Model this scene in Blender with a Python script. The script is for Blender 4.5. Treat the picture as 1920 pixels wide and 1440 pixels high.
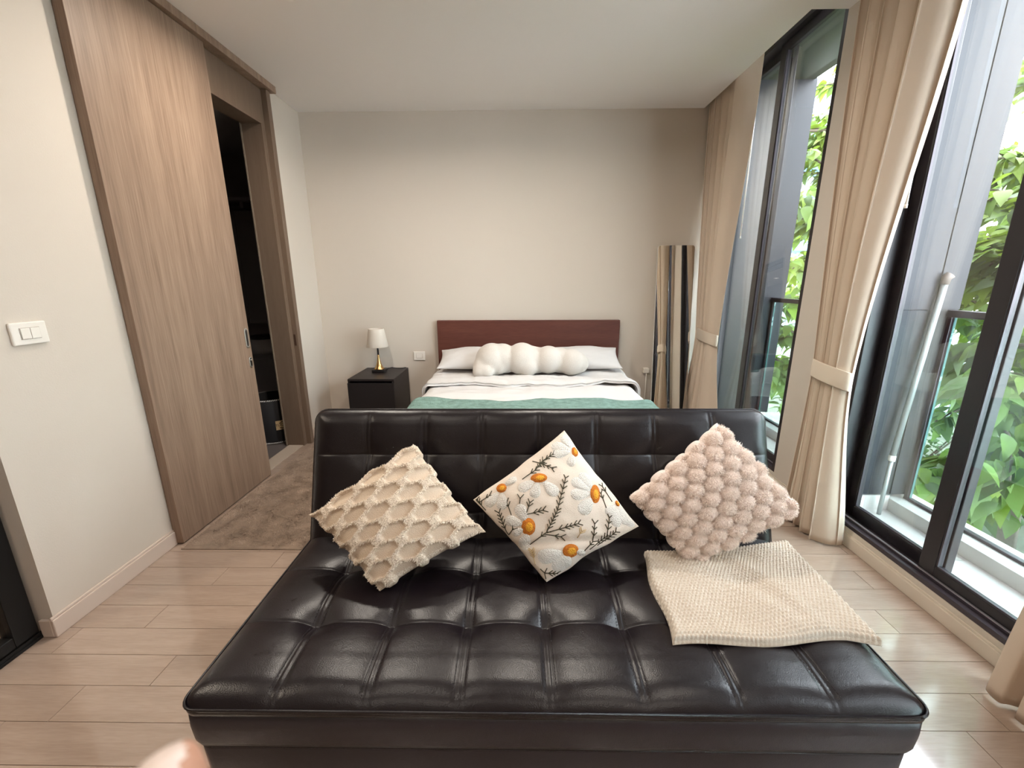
import bpy, bmesh, math, random
import numpy as np
from mathutils import Vector, Matrix
random.seed(7); np.random.seed(7)
rng = np.random.default_rng(11)
PI = math.pi
scene = bpy.context.scene
COL = scene.collection
for o in list(bpy.data.objects):
    bpy.data.objects.remove(o)

# ------------------------------------------------------------------ camera, world, exposure
cam_d = bpy.data.cameras.new('camera')
cam = bpy.data.objects.new('camera', cam_d); COL.objects.link(cam)
cam_d.sensor_width = 36.0; cam_d.sensor_fit = 'HORIZONTAL'
cam_d.lens = 36.0 * 778.33 / 1920.0
cam_d.clip_start = 0.01; cam_d.clip_end = 200
cR = Vector((0.9999015738, 0.0133388186, -0.0043495541)); cU = Vector((0.0009771684, 0.2430536822, 0.9700123467)); cF = Vector((-0.0139959939, 0.9699211223, -0.2430167251))
M = Matrix.Identity(4)
for i in range(3):
    M[i][0] = cR[i]; M[i][1] = cU[i]; M[i][2] = -cF[i]
M[0][3], M[1][3], M[2][3] = 0.0, 0.0, 1.35
cam.matrix_world = M
cam_d.dof.use_dof = True; cam_d.dof.focus_distance = 2.0; cam_d.dof.aperture_fstop = 8.0
scene.camera = cam

world = bpy.data.worlds.new('overcast_sky'); scene.world = world; world.use_nodes = True
bg = world.node_tree.nodes['Background']
bg.inputs[0].default_value = (0.90, 0.95, 1.0, 1); bg.inputs[1].default_value = 14.0

scene.view_settings.view_transform = 'Standard'; scene.view_settings.look = 'None'
scene.view_settings.gamma = 1.0; scene.view_settings.exposure = 0.75
scene.view_settings.use_curve_mapping = False
try:
    scene.cycles.use_denoising = True
    scene.cycles.max_bounces = 10; scene.cycles.diffuse_bounces = 6; scene.cycles.transparent_max_bounces = 16
    scene.cycles.sample_clamp_indirect = 6.0
    scene.cycles.caustics_reflective = False; scene.cycles.caustics_refractive = False
except Exception:
    pass

# ------------------------------------------------------------------ materials
def new_mat(name):
    m = bpy.data.materials.new(name); m.use_nodes = True
    nt = m.node_tree
    return m, nt, nt.nodes['Principled BSDF']

def lk(nt, a, b): nt.links.new(a, b)

def mat(name, col, rough=0.6, spec=0.4, metal=0.0, bump=0.0, bscale=60.0, var=0.0, vscale=6.0, stretch=(1, 1, 1), coat=0.0, sheen=0.0, trans=0.0, col2=None, objvar=0.0, detail=4.0, coat_rough=0.1, sub=0.0):
    m, nt, b = new_mat(name)
    b.inputs['Base Color'].default_value = (*col, 1); b.inputs['Roughness'].default_value = rough
    b.inputs['Specular IOR Level'].default_value = spec; b.inputs['Metallic'].default_value = metal
    b.inputs['Coat Weight'].default_value = coat; b.inputs['Coat Roughness'].default_value = coat_rough
    b.inputs['Sheen Weight'].default_value = sheen
    tc = nt.nodes.new('ShaderNodeTexCoord'); mp = nt.nodes.new('ShaderNodeMapping')
    mp.inputs['Scale'].default_value = stretch
    lk(nt, tc.outputs['Object'], mp.inputs['Vector'])
    oi = None
    if objvar > 0:
        oi = nt.nodes.new('ShaderNodeObjectInfo')
        ad = nt.nodes.new('ShaderNodeVectorMath'); ad.operation = 'SCALE'; ad.inputs['Scale'].default_value = 31.0
        cmb = nt.nodes.new('ShaderNodeCombineXYZ')
        for k in range(3): lk(nt, oi.outputs['Random'], cmb.inputs[k])
        lk(nt, cmb.outputs[0], ad.inputs[0])
        add = nt.nodes.new('ShaderNodeVectorMath'); add.operation = 'ADD'
        lk(nt, mp.outputs[0], add.inputs[0]); lk(nt, ad.outputs[0], add.inputs[1]); vec = add.outputs[0]
    else:
        vec = mp.outputs[0]
    if var > 0 or col2 is not None or objvar > 0:
        nz = nt.nodes.new('ShaderNodeTexNoise'); nz.inputs['Scale'].default_value = vscale; nz.inputs['Detail'].default_value = detail
        lk(nt, vec, nz.inputs['Vector'])
        rp = nt.nodes.new('ShaderNodeValToRGB')
        c2 = col2 if col2 is not None else tuple(c * (1 - var) for c in col)
        c1 = col if col2 is not None else tuple(min(1, c * (1 + var)) for c in col)
        rp.color_ramp.elements[0].position = 0.3; rp.color_ramp.elements[1].position = 0.7
        rp.color_ramp.elements[0].color = (*c2, 1); rp.color_ramp.elements[1].color = (*c1, 1)
        lk(nt, nz.outputs['Fac'], rp.inputs['Fac']); out = rp.outputs['Color']
        if objvar > 0:
            hs = nt.nodes.new('ShaderNodeHueSaturation'); mr = nt.nodes.new('ShaderNodeMapRange')
            mr.inputs['To Min'].default_value = 1 - objvar; mr.inputs['To Max'].default_value = 1 + objvar
            lk(nt, oi.outputs['Random'], mr.inputs['Value']); lk(nt, mr.outputs[0], hs.inputs['Value'])
            lk(nt, out, hs.inputs['Color']); out = hs.outputs['Color']
        lk(nt, out, b.inputs['Base Color'])
    if bump > 0:
        n2 = nt.nodes.new('ShaderNodeTexNoise'); n2.inputs['Scale'].default_value = bscale; n2.inputs['Detail'].default_value = 3
        lk(nt, vec, n2.inputs['Vector'])
        bp = nt.nodes.new('ShaderNodeBump'); bp.inputs['Strength'].default_value = bump; bp.inputs['Distance'].default_value = 0.01
        lk(nt, n2.outputs['Fac'], bp.inputs['Height']); lk(nt, bp.outputs[0], b.inputs['Normal'])
    if trans > 0:
        tr = nt.nodes.new('ShaderNodeBsdfTranslucent'); mx = nt.nodes.new('ShaderNodeMixShader'); mx.inputs[0].default_value = trans
        src = b.inputs['Base Color'].links[0].from_socket if b.inputs['Base Color'].links else None
        if src: lk(nt, src, tr.inputs['Color'])
        else: tr.inputs['Color'].default_value = (*col, 1)
        lk(nt, b.outputs[0], mx.inputs[1]); lk(nt, tr.outputs[0], mx.inputs[2])
        lk(nt, mx.outputs[0], nt.nodes['Material Output'].inputs['Surface'])
    return m

def glass_mat(name, tint=(1, 1, 1), ior=1.5, rough=0.0, gain=1.0):
    m = bpy.data.materials.new(name); m.use_nodes = True; nt = m.node_tree; nt.nodes.clear()
    out = nt.nodes.new('ShaderNodeOutputMaterial'); tr = nt.nodes.new('ShaderNodeBsdfTransparent'); gl = nt.nodes.new('ShaderNodeBsdfGlossy')
    tr.inputs['Color'].default_value = (*tint, 1); gl.inputs['Roughness'].default_value = rough
    fr = nt.nodes.new('ShaderNodeFresnel'); geo = nt.nodes.new('ShaderNodeNewGeometry')
    mp = nt.nodes.new('ShaderNodeMapRange'); mp.inputs['To Min'].default_value = ior; mp.inputs['To Max'].default_value = 1.0 / ior
    lk(nt, geo.outputs['Backfacing'], mp.inputs['Value']); lk(nt, mp.outputs[0], fr.inputs['IOR'])
    mu = nt.nodes.new('ShaderNodeMath'); mu.operation = 'MULTIPLY'; mu.use_clamp = True; mu.inputs[1].default_value = gain
    lk(nt, fr.outputs[0], mu.inputs[0])
    mx = nt.nodes.new('ShaderNodeMixShader'); lk(nt, mu.outputs[0], mx.inputs[0]); lk(nt, tr.outputs[0], mx.inputs[1]); lk(nt, gl.outputs[0], mx.inputs[2])
    lk(nt, mx.outputs[0], out.inputs['Surface'])
    return m

def emit_mat(name, col, s):
    m = bpy.data.materials.new(name); m.use_nodes = True; nt = m.node_tree; nt.nodes.clear()
    out = nt.nodes.new('ShaderNodeOutputMaterial'); e = nt.nodes.new('ShaderNodeEmission')
    e.inputs[0].default_value = (*col, 1); e.inputs[1].default_value = s; lk(nt, e.outputs[0], out.inputs['Surface'])
    return m

def leather_mat(name, col, rough, spec=0.5):
    m, nt, b = new_mat(name)
    b.inputs['Base Color'].default_value = (*col, 1); b.inputs['Roughness'].default_value = rough; b.inputs['Specular IOR Level'].default_value = spec
    tc = nt.nodes.new('ShaderNodeTexCoord')
    vo = nt.nodes.new('ShaderNodeTexVoronoi'); vo.inputs['Scale'].default_value = 420; lk(nt, tc.outputs['Object'], vo.inputs['Vector'])
    nz = nt.nodes.new('ShaderNodeTexNoise'); nz.inputs['Scale'].default_value = 26; nz.inputs['Detail'].default_value = 6; nz.inputs['Distortion'].default_value = 1.2
    lk(nt, tc.outputs['Object'], nz.inputs['Vector'])
    ad = nt.nodes.new('ShaderNodeMath'); ad.operation = 'MULTIPLY_ADD'; ad.inputs[1].default_value = 3.0
    lk(nt, nz.outputs['Fac'], ad.inputs[0]); lk(nt, vo.outputs['Distance'], ad.inputs[2])
    bp = nt.nodes.new('ShaderNodeBump'); bp.inputs['Strength'].default_value = 0.07; bp.inputs['Distance'].default_value = 0.006
    lk(nt, ad.outputs[0], bp.inputs['Height']); lk(nt, bp.outputs[0], b.inputs['Normal'])
    mr = nt.nodes.new('ShaderNodeMapRange'); mr.inputs['To Min'].default_value = rough - 0.06; mr.inputs['To Max'].default_value = rough + 0.10
    lk(nt, nz.outputs['Fac'], mr.inputs['Value']); lk(nt, mr.outputs[0], b.inputs['Roughness'])
    return m

def grain_mat(name, c1, c2, stretch, scale=5.0, rough=0.45, objvar=0.0, coat=0.0, fine=0.5, spec=0.4):
    """wood: coarse bands plus fine streaks along the axis left unstretched"""
    m, nt, b = new_mat(name)
    b.inputs['Roughness'].default_value = rough; b.inputs['Coat Weight'].default_value = coat; b.inputs['Coat Roughness'].default_value = 0.09
    b.inputs['Specular IOR Level'].default_value = spec
    tc = nt.nodes.new('ShaderNodeTexCoord'); mp = nt.nodes.new('ShaderNodeMapping'); mp.inputs['Scale'].default_value = stretch
    lk(nt, tc.outputs['Object'], mp.inputs['Vector'])
    oi = nt.nodes.new('ShaderNodeObjectInfo'); cmb = nt.nodes.new('ShaderNodeCombineXYZ')
    mm = nt.nodes.new('ShaderNodeMath'); mm.operation = 'MULTIPLY'; mm.inputs[1].default_value = 43.0 if objvar > 0 else 0.0
    lk(nt, oi.outputs['Random'], mm.inputs[0])
    for k in range(3): lk(nt, mm.outputs[0], cmb.inputs[k])
    add = nt.nodes.new('ShaderNodeVectorMath'); add.operation = 'ADD'; lk(nt, mp.outputs[0], add.inputs[0]); lk(nt, cmb.outputs[0], add.inputs[1])
    a = nt.nodes.new('ShaderNodeTexNoise'); a.inputs['Scale'].default_value = scale; a.inputs['Detail'].default_value = 3; a.inputs['Distortion'].default_value = 0.4
    f = nt.nodes.new('ShaderNodeTexNoise'); f.inputs['Scale'].default_value = scale * 7; f.inputs['Detail'].default_value = 5
    lk(nt, add.outputs[0], a.inputs['Vector']); lk(nt, add.outputs[0], f.inputs['Vector'])
    mx = nt.nodes.new('ShaderNodeMix'); mx.data_type = 'FLOAT'; mx.inputs[0].default_value = fine
    lk(nt, a.outputs['Fac'], mx.inputs[2]); lk(nt, f.outputs['Fac'], mx.inputs[3])
    rp = nt.nodes.new('ShaderNodeValToRGB'); rp.color_ramp.elements[0].position = 0.36; rp.color_ramp.elements[1].position = 0.64
    rp.color_ramp.elements[0].color = (*c2, 1); rp.color_ramp.elements[1].color = (*c1, 1)
    lk(nt, mx.outputs[0], rp.inputs['Fac']); out = rp.outputs['Color']
    if objvar > 0:
        hs = nt.nodes.new('ShaderNodeHueSaturation'); mr = nt.nodes.new('ShaderNodeMapRange')
        mr.inputs['To Min'].default_value = 1 - objvar; mr.inputs['To Max'].default_value = 1 + objvar
        lk(nt, oi.outputs['Random'], mr.inputs['Value']); lk(nt, mr.outputs[0], hs.inputs['Value']); lk(nt, out, hs.inputs['Color']); out = hs.outputs['Color']
    lk(nt, out, b.inputs['Base Color'])
    bp = nt.nodes.new('ShaderNodeBump'); bp.inputs['Strength'].default_value = 0.06; bp.inputs['Distance'].default_value = 0.004
    lk(nt, f.outputs['Fac'], bp.inputs['Height']); lk(nt, bp.outputs[0], b.inputs['Normal'])
    return m

WALL = mat('warm_wall_paint', (0.60, 0.535, 0.465), 0.75, 0.25, bump=0.05, bscale=160)
CEIL = mat('ceiling_paint', (0.86, 0.825, 0.81), 0.8, 0.2)
BASEB = mat('baseboard_paint', (0.60, 0.50, 0.43), 0.45)
SKIRT = mat('cream_kerb_paint', (0.66, 0.58, 0.49), 0.5)
FLOORW = grain_mat('laminate_oak', (0.40, 0.305, 0.245), (0.33, 0.245, 0.192), (0.9, 9, 9), 3.0, 0.24, objvar=0.05, coat=1.0, fine=0.45, spec=0.6)
FLOORW.node_tree.nodes['Principled BSDF'].inputs['Coat IOR'].default_value = 1.65
SUBF = mat('dark_joint', (0.10, 0.075, 0.055), 0.8)
DOORW = grain_mat('oak_veneer_vertical', (0.305, 0.212, 0.15), (0.185, 0.12, 0.083), (9, 9, 0.35), 2.2, 0.5, fine=0.45)
FRAMEW = grain_mat('brown_frame_laminate', (0.165, 0.112, 0.077), (0.142, 0.095, 0.065), (9, 9, 0.6), 3.0, 0.5)
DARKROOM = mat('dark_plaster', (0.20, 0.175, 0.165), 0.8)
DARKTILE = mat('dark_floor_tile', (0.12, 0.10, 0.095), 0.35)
BLACKM = mat('black_window_metal', (0.016, 0.013, 0.016), 0.38, 0.5)
GREYM = mat('dark_anodised_metal', (0.055, 0.045, 0.055), 0.33, 0.5, metal=0.3)
RAILM = mat('bright_rail_edge', (0.55, 0.53, 0.58), 0.3, metal=0.8)
FINM = mat('blue_grey_cladding', (0.013, 0.0142, 0.0195), 0.5, 0.4, var=0.06, vscale=3)
TILEW = mat('white_balcony_tile', (0.50, 0.485, 0.47), 0.4)
CONC = mat('exterior_render', (0.25, 0.25, 0.24), 0.8)
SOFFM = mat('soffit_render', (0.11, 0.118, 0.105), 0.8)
GLASS = glass_mat('window_glass', (0.93, 0.95, 0.96), 1.5, gain=1.6)
GLASSB = glass_mat('balustrade_glass', (0.86, 0.95, 0.94), 1.5)
GLASSE = mat('glass_edge_green', (0.12, 0.22, 0.22), 0.2)
LEATHER = leather_mat('black_brown_leather', (0.0070, 0.0045, 0.0064), 0.29, 0.42)
LEATHERS = leather_mat('plain_leather_side', (0.022, 0.016, 0.020), 0.42)
STITCH = mat('dark_thread', (0.03, 0.025, 0.027), 0.8, 0.1)
CREAM = mat('cream_curtain_cloth', (0.67, 0.555, 0.445), 0.85, 0.15, bump=0.12, bscale=700, trans=0.07, sheen=0.1)
CREAMB = mat('cream_tieback_cloth', (0.70, 0.60, 0.49), 0.85, 0.15, bump=0.12, bscale=700, sheen=0.15)
WHITEP = mat('white_plastic', (0.78, 0.74, 0.68), 0.35)
WHITEM = mat('white_wand', (0.85, 0.84, 0.82), 0.35)
STEEL = mat('brushed_steel', (0.55, 0.53, 0.5), 0.28, metal=1.0)
BLACKP = mat('black_plastic', (0.012, 0.011, 0.011), 0.35)
RUG = mat('beige_rug_pile', (0.345, 0.262, 0.205), 0.95, 0.1, var=0.2, vscale=9, trans=0.1)
RUGB = mat('rug_backing', (0.26, 0.195, 0.15), 0.95, 0.1, var=0.2, vscale=14)
TUFT = mat('cream_tufting', (0.84, 0.755, 0.65), 0.95, 0.1, sheen=0.0, trans=0.12)
TUFTB = mat('cream_base_cloth', (0.66, 0.545, 0.43), 0.95, 0.1, bump=0.3, bscale=350)
CANVAS = mat('natural_canvas', (0.72, 0.635, 0.55), 0.9, 0.1, bump=0.2, bscale=420)
PETAL = mat('white_embroidery', (0.80, 0.77, 0.72), 0.95, 0.1, bump=0.8, bscale=300)
ORANGE = mat('orange_embroidery', (0.62, 0.20, 0.035), 0.9, 0.1, bump=0.8, bscale=260)
YELLOW = mat('yellow_embroidery', (0.85, 0.42, 0.05), 0.9, 0.1, bump=0.8, bscale=260)
SPRIG = mat('dark_green_thread', (0.055, 0.05, 0.028), 0.8)
OCHRE = mat('ochre_thread', (0.55, 0.40, 0.20), 0.8)
PINK = mat('pink_plush', (0.88, 0.77, 0.71), 0.95, 0.1, sheen=0.4)
PINKF = mat('pink_plush_fibre', (0.93, 0.83, 0.765), 0.95, 0.1, sheen=0.0, trans=0.12)
KNIT = mat('cream_knit_yarn', (0.63, 0.56, 0.475), 0.92, 0.1, sheen=0.2, bump=0.35, bscale=420)
LINEN = mat('white_bed_linen', (0.60, 0.585, 0.575), 0.9, 0.1, bump=0.1, bscale=300)
PLUSH = mat('ivory_boucle', (0.62, 0.575, 0.525), 0.95, 0.1, bump=0.5, bscale=240, sheen=0.3)
GREEN = mat('green_throw_cloth', (0.17, 0.265, 0.235), 0.95, 0.1, bump=0.7, bscale=110, var=0.22, vscale=26)
MAHOG = grain_mat('mahogany_veneer', (0.125, 0.040, 0.028), (0.085, 0.025, 0.017), (0.6, 8, 8), 3.0, 0.42)
BLACKW = mat('black_brown_veneer', (0.012, 0.010, 0.011), 0.42, bump=0.05, bscale=200)
BRASS = mat('brass', (0.62, 0.40, 0.17), 0.25, metal=1.0)
SHADE = mat('linen_lampshade', (0.80, 0.74, 0.66), 0.9, 0.1, bump=0.3, bscale=500, trans=0.3)
MIRROR = mat('mirror_silver', (0.92, 0.91, 0.88), 0.01, metal=1.0)
MIRE = mat('mirror_edge', (0.65, 0.62, 0.58), 0.3)
BASK = mat('black_basket_felt', (0.014, 0.013, 0.014), 0.8)
THREADW = mat('white_thread', (0.75, 0.72, 0.68), 0.7)
LABELM = mat('tan_label', (0.62, 0.44, 0.24), 0.7)
INK = mat('dark_ink', (0.05, 0.035, 0.02), 0.7)
GREYP = mat('grey_cabinet', (0.22, 0.205, 0.205), 0.5)
OFFW = mat('dim_white', (0.45, 0.42, 0.40), 0.5)
BARK = mat('tree_bark', (0.09, 0.07, 0.05), 0.9, bump=0.6, bscale=40)
LEAFM = [mat('leaf_%s' % n, c, 0.45, 0.35, trans=0.45, var=0.18, vscale=7, objvar=0.18) for n, c in (('bright', (0.125, 0.185, 0.020)), ('mid', (0.105, 0.17, 0.036)), ('deep', (0.07, 0.115, 0.036)))]
BUSHM = mat('low_bush', (0.07, 0.12, 0.04), 0.6, 0.3, trans=0.3, var=0.4, vscale=8)
SOILM = mat('garden_ground', (0.13, 0.135, 0.10), 0.95, var=0.35, vscale=5)
SIDING = mat('white_siding', (0.30, 0.33, 0.36), 0.6)
BLUEP = mat('blue_panel', (0.04, 0.14, 0.24), 0.5)
POLEM = mat('silver_pole', (0.30, 0.33, 0.33), 0.35, metal=0.4)
POLEC = mat('taupe_cap', (0.15, 0.125, 0.11), 0.6)
SKIN = mat('skin', (0.55, 0.30, 0.21), 0.5, 0.35, bump=0.1, bscale=200)
NAIL = mat('pale_nail', (0.80, 0.68, 0.63), 0.3)
SLEEVE = mat('grey_sleeve', (0.25, 0.25, 0.27), 0.9)
DISC = emit_mat('lamp_disc', (1.0, 0.86, 0.68), 14.0)

# ------------------------------------------------------------------ object helpers
def tag(o, label=None, cat=None, group=None, kind=None):
    if label: o['label'] = label
    if cat: o['category'] = cat
    if group: o['group'] = group
    if kind: o['kind'] = kind
    return o

def empty(name, loc, label, cat, group=None):
    o = bpy.data.objects.new(name, None); COL.objects.link(o); o.location = loc; o.empty_display_size = 0.05
    return tag(o, label, cat, group)

def origin_of(parent):
    p = Vector((0, 0, 0)); q = parent
    while q is not None:
        p = p + Vector(q.location); q = q.parent
    return p

def link_mesh(name, me, m, parent=None, org=None, smooth=False):
    """verts come in world coordinates; the origin goes to org (or the parent's origin)"""
    o = bpy.data.objects.new(name, me); COL.objects.link(o)
    if m is not None:
        for mm in (m if isinstance(m, (list, tuple)) else [m]): me.materials.append(mm)
    base = origin_of(parent) if parent else Vector((0, 0, 0))
    og = Vector(org) if org is not None else base
    if og.length > 0: me.transform(Matrix.Translation(-og))
    o.location = og - base
    if parent: o.parent = parent
    if smooth:
        me.polygons.foreach_set('use_smooth', [True] * len(me.polygons))
    me.update()
    return o

def pyd(name, V, F, m, parent=None, org=None, smooth=True, matidx=None):
    me = bpy.data.meshes.new(name)
    me.from_pydata([tuple(map(float, v)) for v in V], [], [tuple(map(int, f)) for f in F])
    o = link_mesh(name, me, m, parent, org, smooth)
    if matidx is not None: me.polygons.foreach_set('material_index', list(matidx))
    return o

def bm_obj(name, bm, m, parent=None, org=None, smooth=False):
    me = bpy.data.meshes.new(name); bm.to_mesh(me); bm.free()
    return link_mesh(name, me, m, parent, org, smooth)

def add_box(bm, lo, hi, bev=0.0, seg=2):
    b2 = bmesh.new(); bmesh.ops.create_cube(b2, size=1.0)
    for v in b2.verts:
        for k in range(3): v.co[k] = lo[k] if v.co[k] < 0 else hi[k]
    if bev > 0: bmesh.ops.bevel(b2, geom=list(b2.edges), offset=bev, segments=seg, profile=0.5, affect='EDGES')
    me = bpy.data.meshes.new('t'); b2.to_mesh(me); b2.free(); bm.from_mesh(me); bpy.data.meshes.remove(me)

def box(name, lo, hi, m, parent=None, bev=0.0, seg=2, org=None):
    lo2 = [min(a, b) for a, b in zip(lo, hi)]; hi2 = [max(a, b) for a, b in zip(lo, hi)]
    bm = bmesh.new(); add_box(bm, lo2, hi2, bev, seg)
    if org is None and parent is None: org = ((lo2[0] + hi2[0]) / 2, (lo2[1] + hi2[1]) / 2, lo2[2])
    return bm_obj(name, bm, m, parent, org, smooth=bev > 0 and seg > 2)

def struct(o): o['kind'] = 'structure'; return o

def tube_vf(pts, rad, n=10, cap=True, off=0):
    pts = [Vector(p) for p in pts]; V = []; F = []
    rad = rad if isinstance(rad, (list, tuple)) else [rad] * len(pts)
    prev = None
    for i, p in enumerate(pts):
        t = (pts[min(i + 1, len(pts) - 1)] - pts[max(i - 1, 0)]).normalized()
        if prev is None:
            a = Vector((0, 0, 1)) if abs(t.z) < 0.9 else Vector((1, 0, 0)); u = t.cross(a).normalized()
        else:
            u = (prev - t * prev.dot(t)).normalized()
        prev = u; w = t.cross(u)
        for k in range(n):
            an = 2 * PI * k / n; V.append(p + (u * math.cos(an) + w * math.sin(an)) * rad[i])
    for i in range(len(pts) - 1):
        for k in range(n):
            k2 = (k + 1) % n; F.append((off + i * n + k, off + i * n + k2, off + (i + 1) * n + k2, off + (i + 1) * n + k))
    if cap:
        F.append(tuple(off + k for k in reversed(range(n)))); F.append(tuple(off + (len(pts) - 1) * n + k for k in range(n)))
    return V, F

def tube(name, pts, rad, m, parent=None, n=10, org=None):
    V, F = tube_vf(pts, rad, n)
    return pyd(name, V, F, m, parent, org)

def lathe(name, prof, c, m, parent=None, n=28, org=None, cap=True):
    V = []; F = []
    for r, z in prof:
        for k in range(n): V.append((c[0] + r * math.cos(2 * PI * k / n), c[1] + r * math.sin(2 * PI * k / n), z))
    for i in range(len(prof) - 1):
        for k in range(n):
            k2 = (k + 1) % n; F.append((i * n + k, i * n + k2, (i + 1) * n + k2, (i + 1) * n + k))
    if cap:
        F.append(tuple(reversed(range(n)))); F.append(tuple((len(prof) - 1) * n + k for k in range(n)))
    return pyd(name, V, F, m, parent, org)

def grid_faces(nu, nv, off=0, flip=False):
    i, j = np.meshgrid(np.arange(nu - 1), np.arange(nv - 1), indexing='ij')
    a = (i * nv + j).ravel() + off; b = a + nv; c = b + 1; d = a + 1
    return np.stack([a, d, c, b] if flip else [a, b, c, d], 1)

def pile(name, P, N, length, width, spread, m, parent, lean=None):
    V, F = blades(P, N, length, width, spread, lean)
    o = pyd(name, V, F, m, parent, smooth=True)
    return tag(o, kind='stuff')

def blades(P, N, length, width, spread=0.7, lean=None):
    """short leaning fibres, overlapping like fur; two quads and a tip each"""
    n = len(P); T = rng.normal(0, 1, (n, 3))
    if lean is not None: T = T * 0.6 + lean * 2.0
    T = T - N * np.sum(T * N, axis=1, keepdims=True); T /= np.linalg.norm(T, axis=1, keepdims=True)
    D = N * (spread + rng.uniform(-0.2, 0.3, (n, 1))) + T
    D /= np.linalg.norm(D, axis=1, keepdims=True)
    S = np.cross(N, T)
    L = (length * rng.uniform(0.6, 1.15, n))[:, None]; W = width
    D2 = D + T * 0.5; D2 /= np.linalg.norm(D2, axis=1, keepdims=True)
    v0 = P + S * W; v1 = P - S * W; m0 = P + D * L * 0.55 + S * W * 0.8; m1 = P + D * L * 0.55 - S * W * 0.8; t = P + D * L * 0.55 + D2 * L * 0.45
    V = np.stack([v0, v1, m1, m0, t], 1).reshape(-1, 3)
    k = np.arange(n) * 5
    F = [(a + 3, a + 2, a + 1, a) for a in k] + [(a + 4, a + 2, a + 3) for a in k]
    return V, F

def smooth_noise(x, y, seed=0, oct=3, f=1.0):
    r = np.random.default_rng(seed); z = np.zeros_like(x)
    for o in range(oct):
        for k in range(4):
            th = r.uniform(0, PI); ph = r.uniform(0, 2 * PI); ff = f * (2 ** o) * r.uniform(0.7, 1.4)
            z = z + np.sin(2 * PI * ff * (x * np.cos(th) + y * np.sin(th)) + ph) / (2 ** o) / 4
    return z

# ------------------------------------------------------------------ structure
XL, YB, ZC, XR, XP = -1.815, 3.8465, 2.702, 1.7135, 1.522
YF = -2.3                       # wall behind the camera
XK = -3.3                       # far wall of the space behind the left glass door
floor = struct(box('floor', (XK, YF, -0.08), (XR + 0.1, YB + 0.1, -0.003), SUBF, org=(0, 0, 0)))
fixed = {3: (0.497, ), 5: (-0.405, ), 1: (-0.27, ), 0: (-0.49, ), -1: (0.375, ), 2: (0.25, ), 4: (0.12, ), 6: (0.80, )}
r0 = 0.9957; pw = 0.1211; nrow = 0
for k in range(int((YF - r0) / pw) - 1, int((YB - r0) / pw) + 1):
    ya, yb = max(YF, r0 + k * pw), min(YB, r0 + (k + 1) * pw)
    if yb - ya < 0.01: continue
    off = fixed[k][0] if k in fixed else ((k * 0.381) % 1.0)
    x0 = XK if yb < 1.36 else XL
    j = math.floor(x0 - off)
    while True:
        xa, xb = max(x0, off + j), min(XR, off + j + 1)
        j += 1
        if xa >= XR: break
        if xb - xa < 0.02: continue
        g = 0.0009
        box('plank', (xa + g, ya + g, -0.003), (xb - g, yb - g, 0.0), FLOORW, floor, bev=0.0)
# walls
def wall(name, lo, hi, m=WALL): return struct(box(name, lo, hi, m))
bm = bmesh.new()
Y0D, Y1D, ZD = 1.96, 3.258, 2.44
for lo, hi in (((-1.94, 1.326, 0), (XL, Y0D, 2.8)), ((-1.94, Y0D, ZD), (XL, Y1D, 2.8)), ((-1.94, Y1D, 0), (XL, YB, 2.8))): add_box(bm, lo, hi)
struct(bm_obj('wall_left', bm, WALL, org=(XL, 2.6, 0)))
wall('wall_back', (XL - 0.12, YB, -0.05), (XR + 0.1, YB + 0.12, 2.95))
wall('wall_front', (XK - 0.1, YF - 0.12, 0), (XR + 0.1, YF, 2.8))
bm = bmesh.new()
add_box(bm, (XR, 2.095, 0), (XR + 0.14, 2.575, 2.95))
add_box(bm, (XR, YF, 0), (XR + 0.14, -0.08, 2.95)); add_box(bm, (XR, 0.45, 0), (XR + 0.14, 0.80, 2.95)); add_box(bm, (XR, -0.08, 0), (XR + 0.14, 0.45, 0.093))  # leaves an opening for the added third window
add_box(bm, (XR, 0.80, 0), (XR + 0.14, 2.095, 0.093)); add_box(bm, (XR, 2.575, 0), (XR + 0.14, YB, 0.093))
struct(bm_obj('wall_right', bm, WALL, org=(XR, 1.5, 0)))
wall('wall_kitchen', (XK - 0.1, YF, 0), (XK, 1.45, 2.8), mat('kitchen_wall', (0.30, 0.235, 0.18), 0.7))
wall('wall_kitchen_end', (XK, 1.326, 0), (-1.94, 1.45, 2.8))
bm = bmesh.new()
add_box(bm, (XK, YF, ZC), (XP, YB, ZC + 0.12))
add_box(bm, (XP, 2.08, ZC), (XR, 2.575, ZC + 0.12)); add_box(bm, (XP, YF, ZC), (XR, 0.80, ZC + 0.12))
add_box(bm, (XP, 0.80, 2.9), (XR, 2.08, 3.02)); add_box(bm, (XP, 2.575, 2.9), (XR, YB, 3.02))
add_box(bm, (XP - 0.06, 0.8, ZC + 0.12), (XP, 2.08, 2.95)); add_box(bm, (XP - 0.06, 2.575, ZC + 0.12), (XP, YB, 2.95))
struct(bm_obj('ceiling', bm, CEIL, org=(0, 0.8, ZC)))
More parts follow.
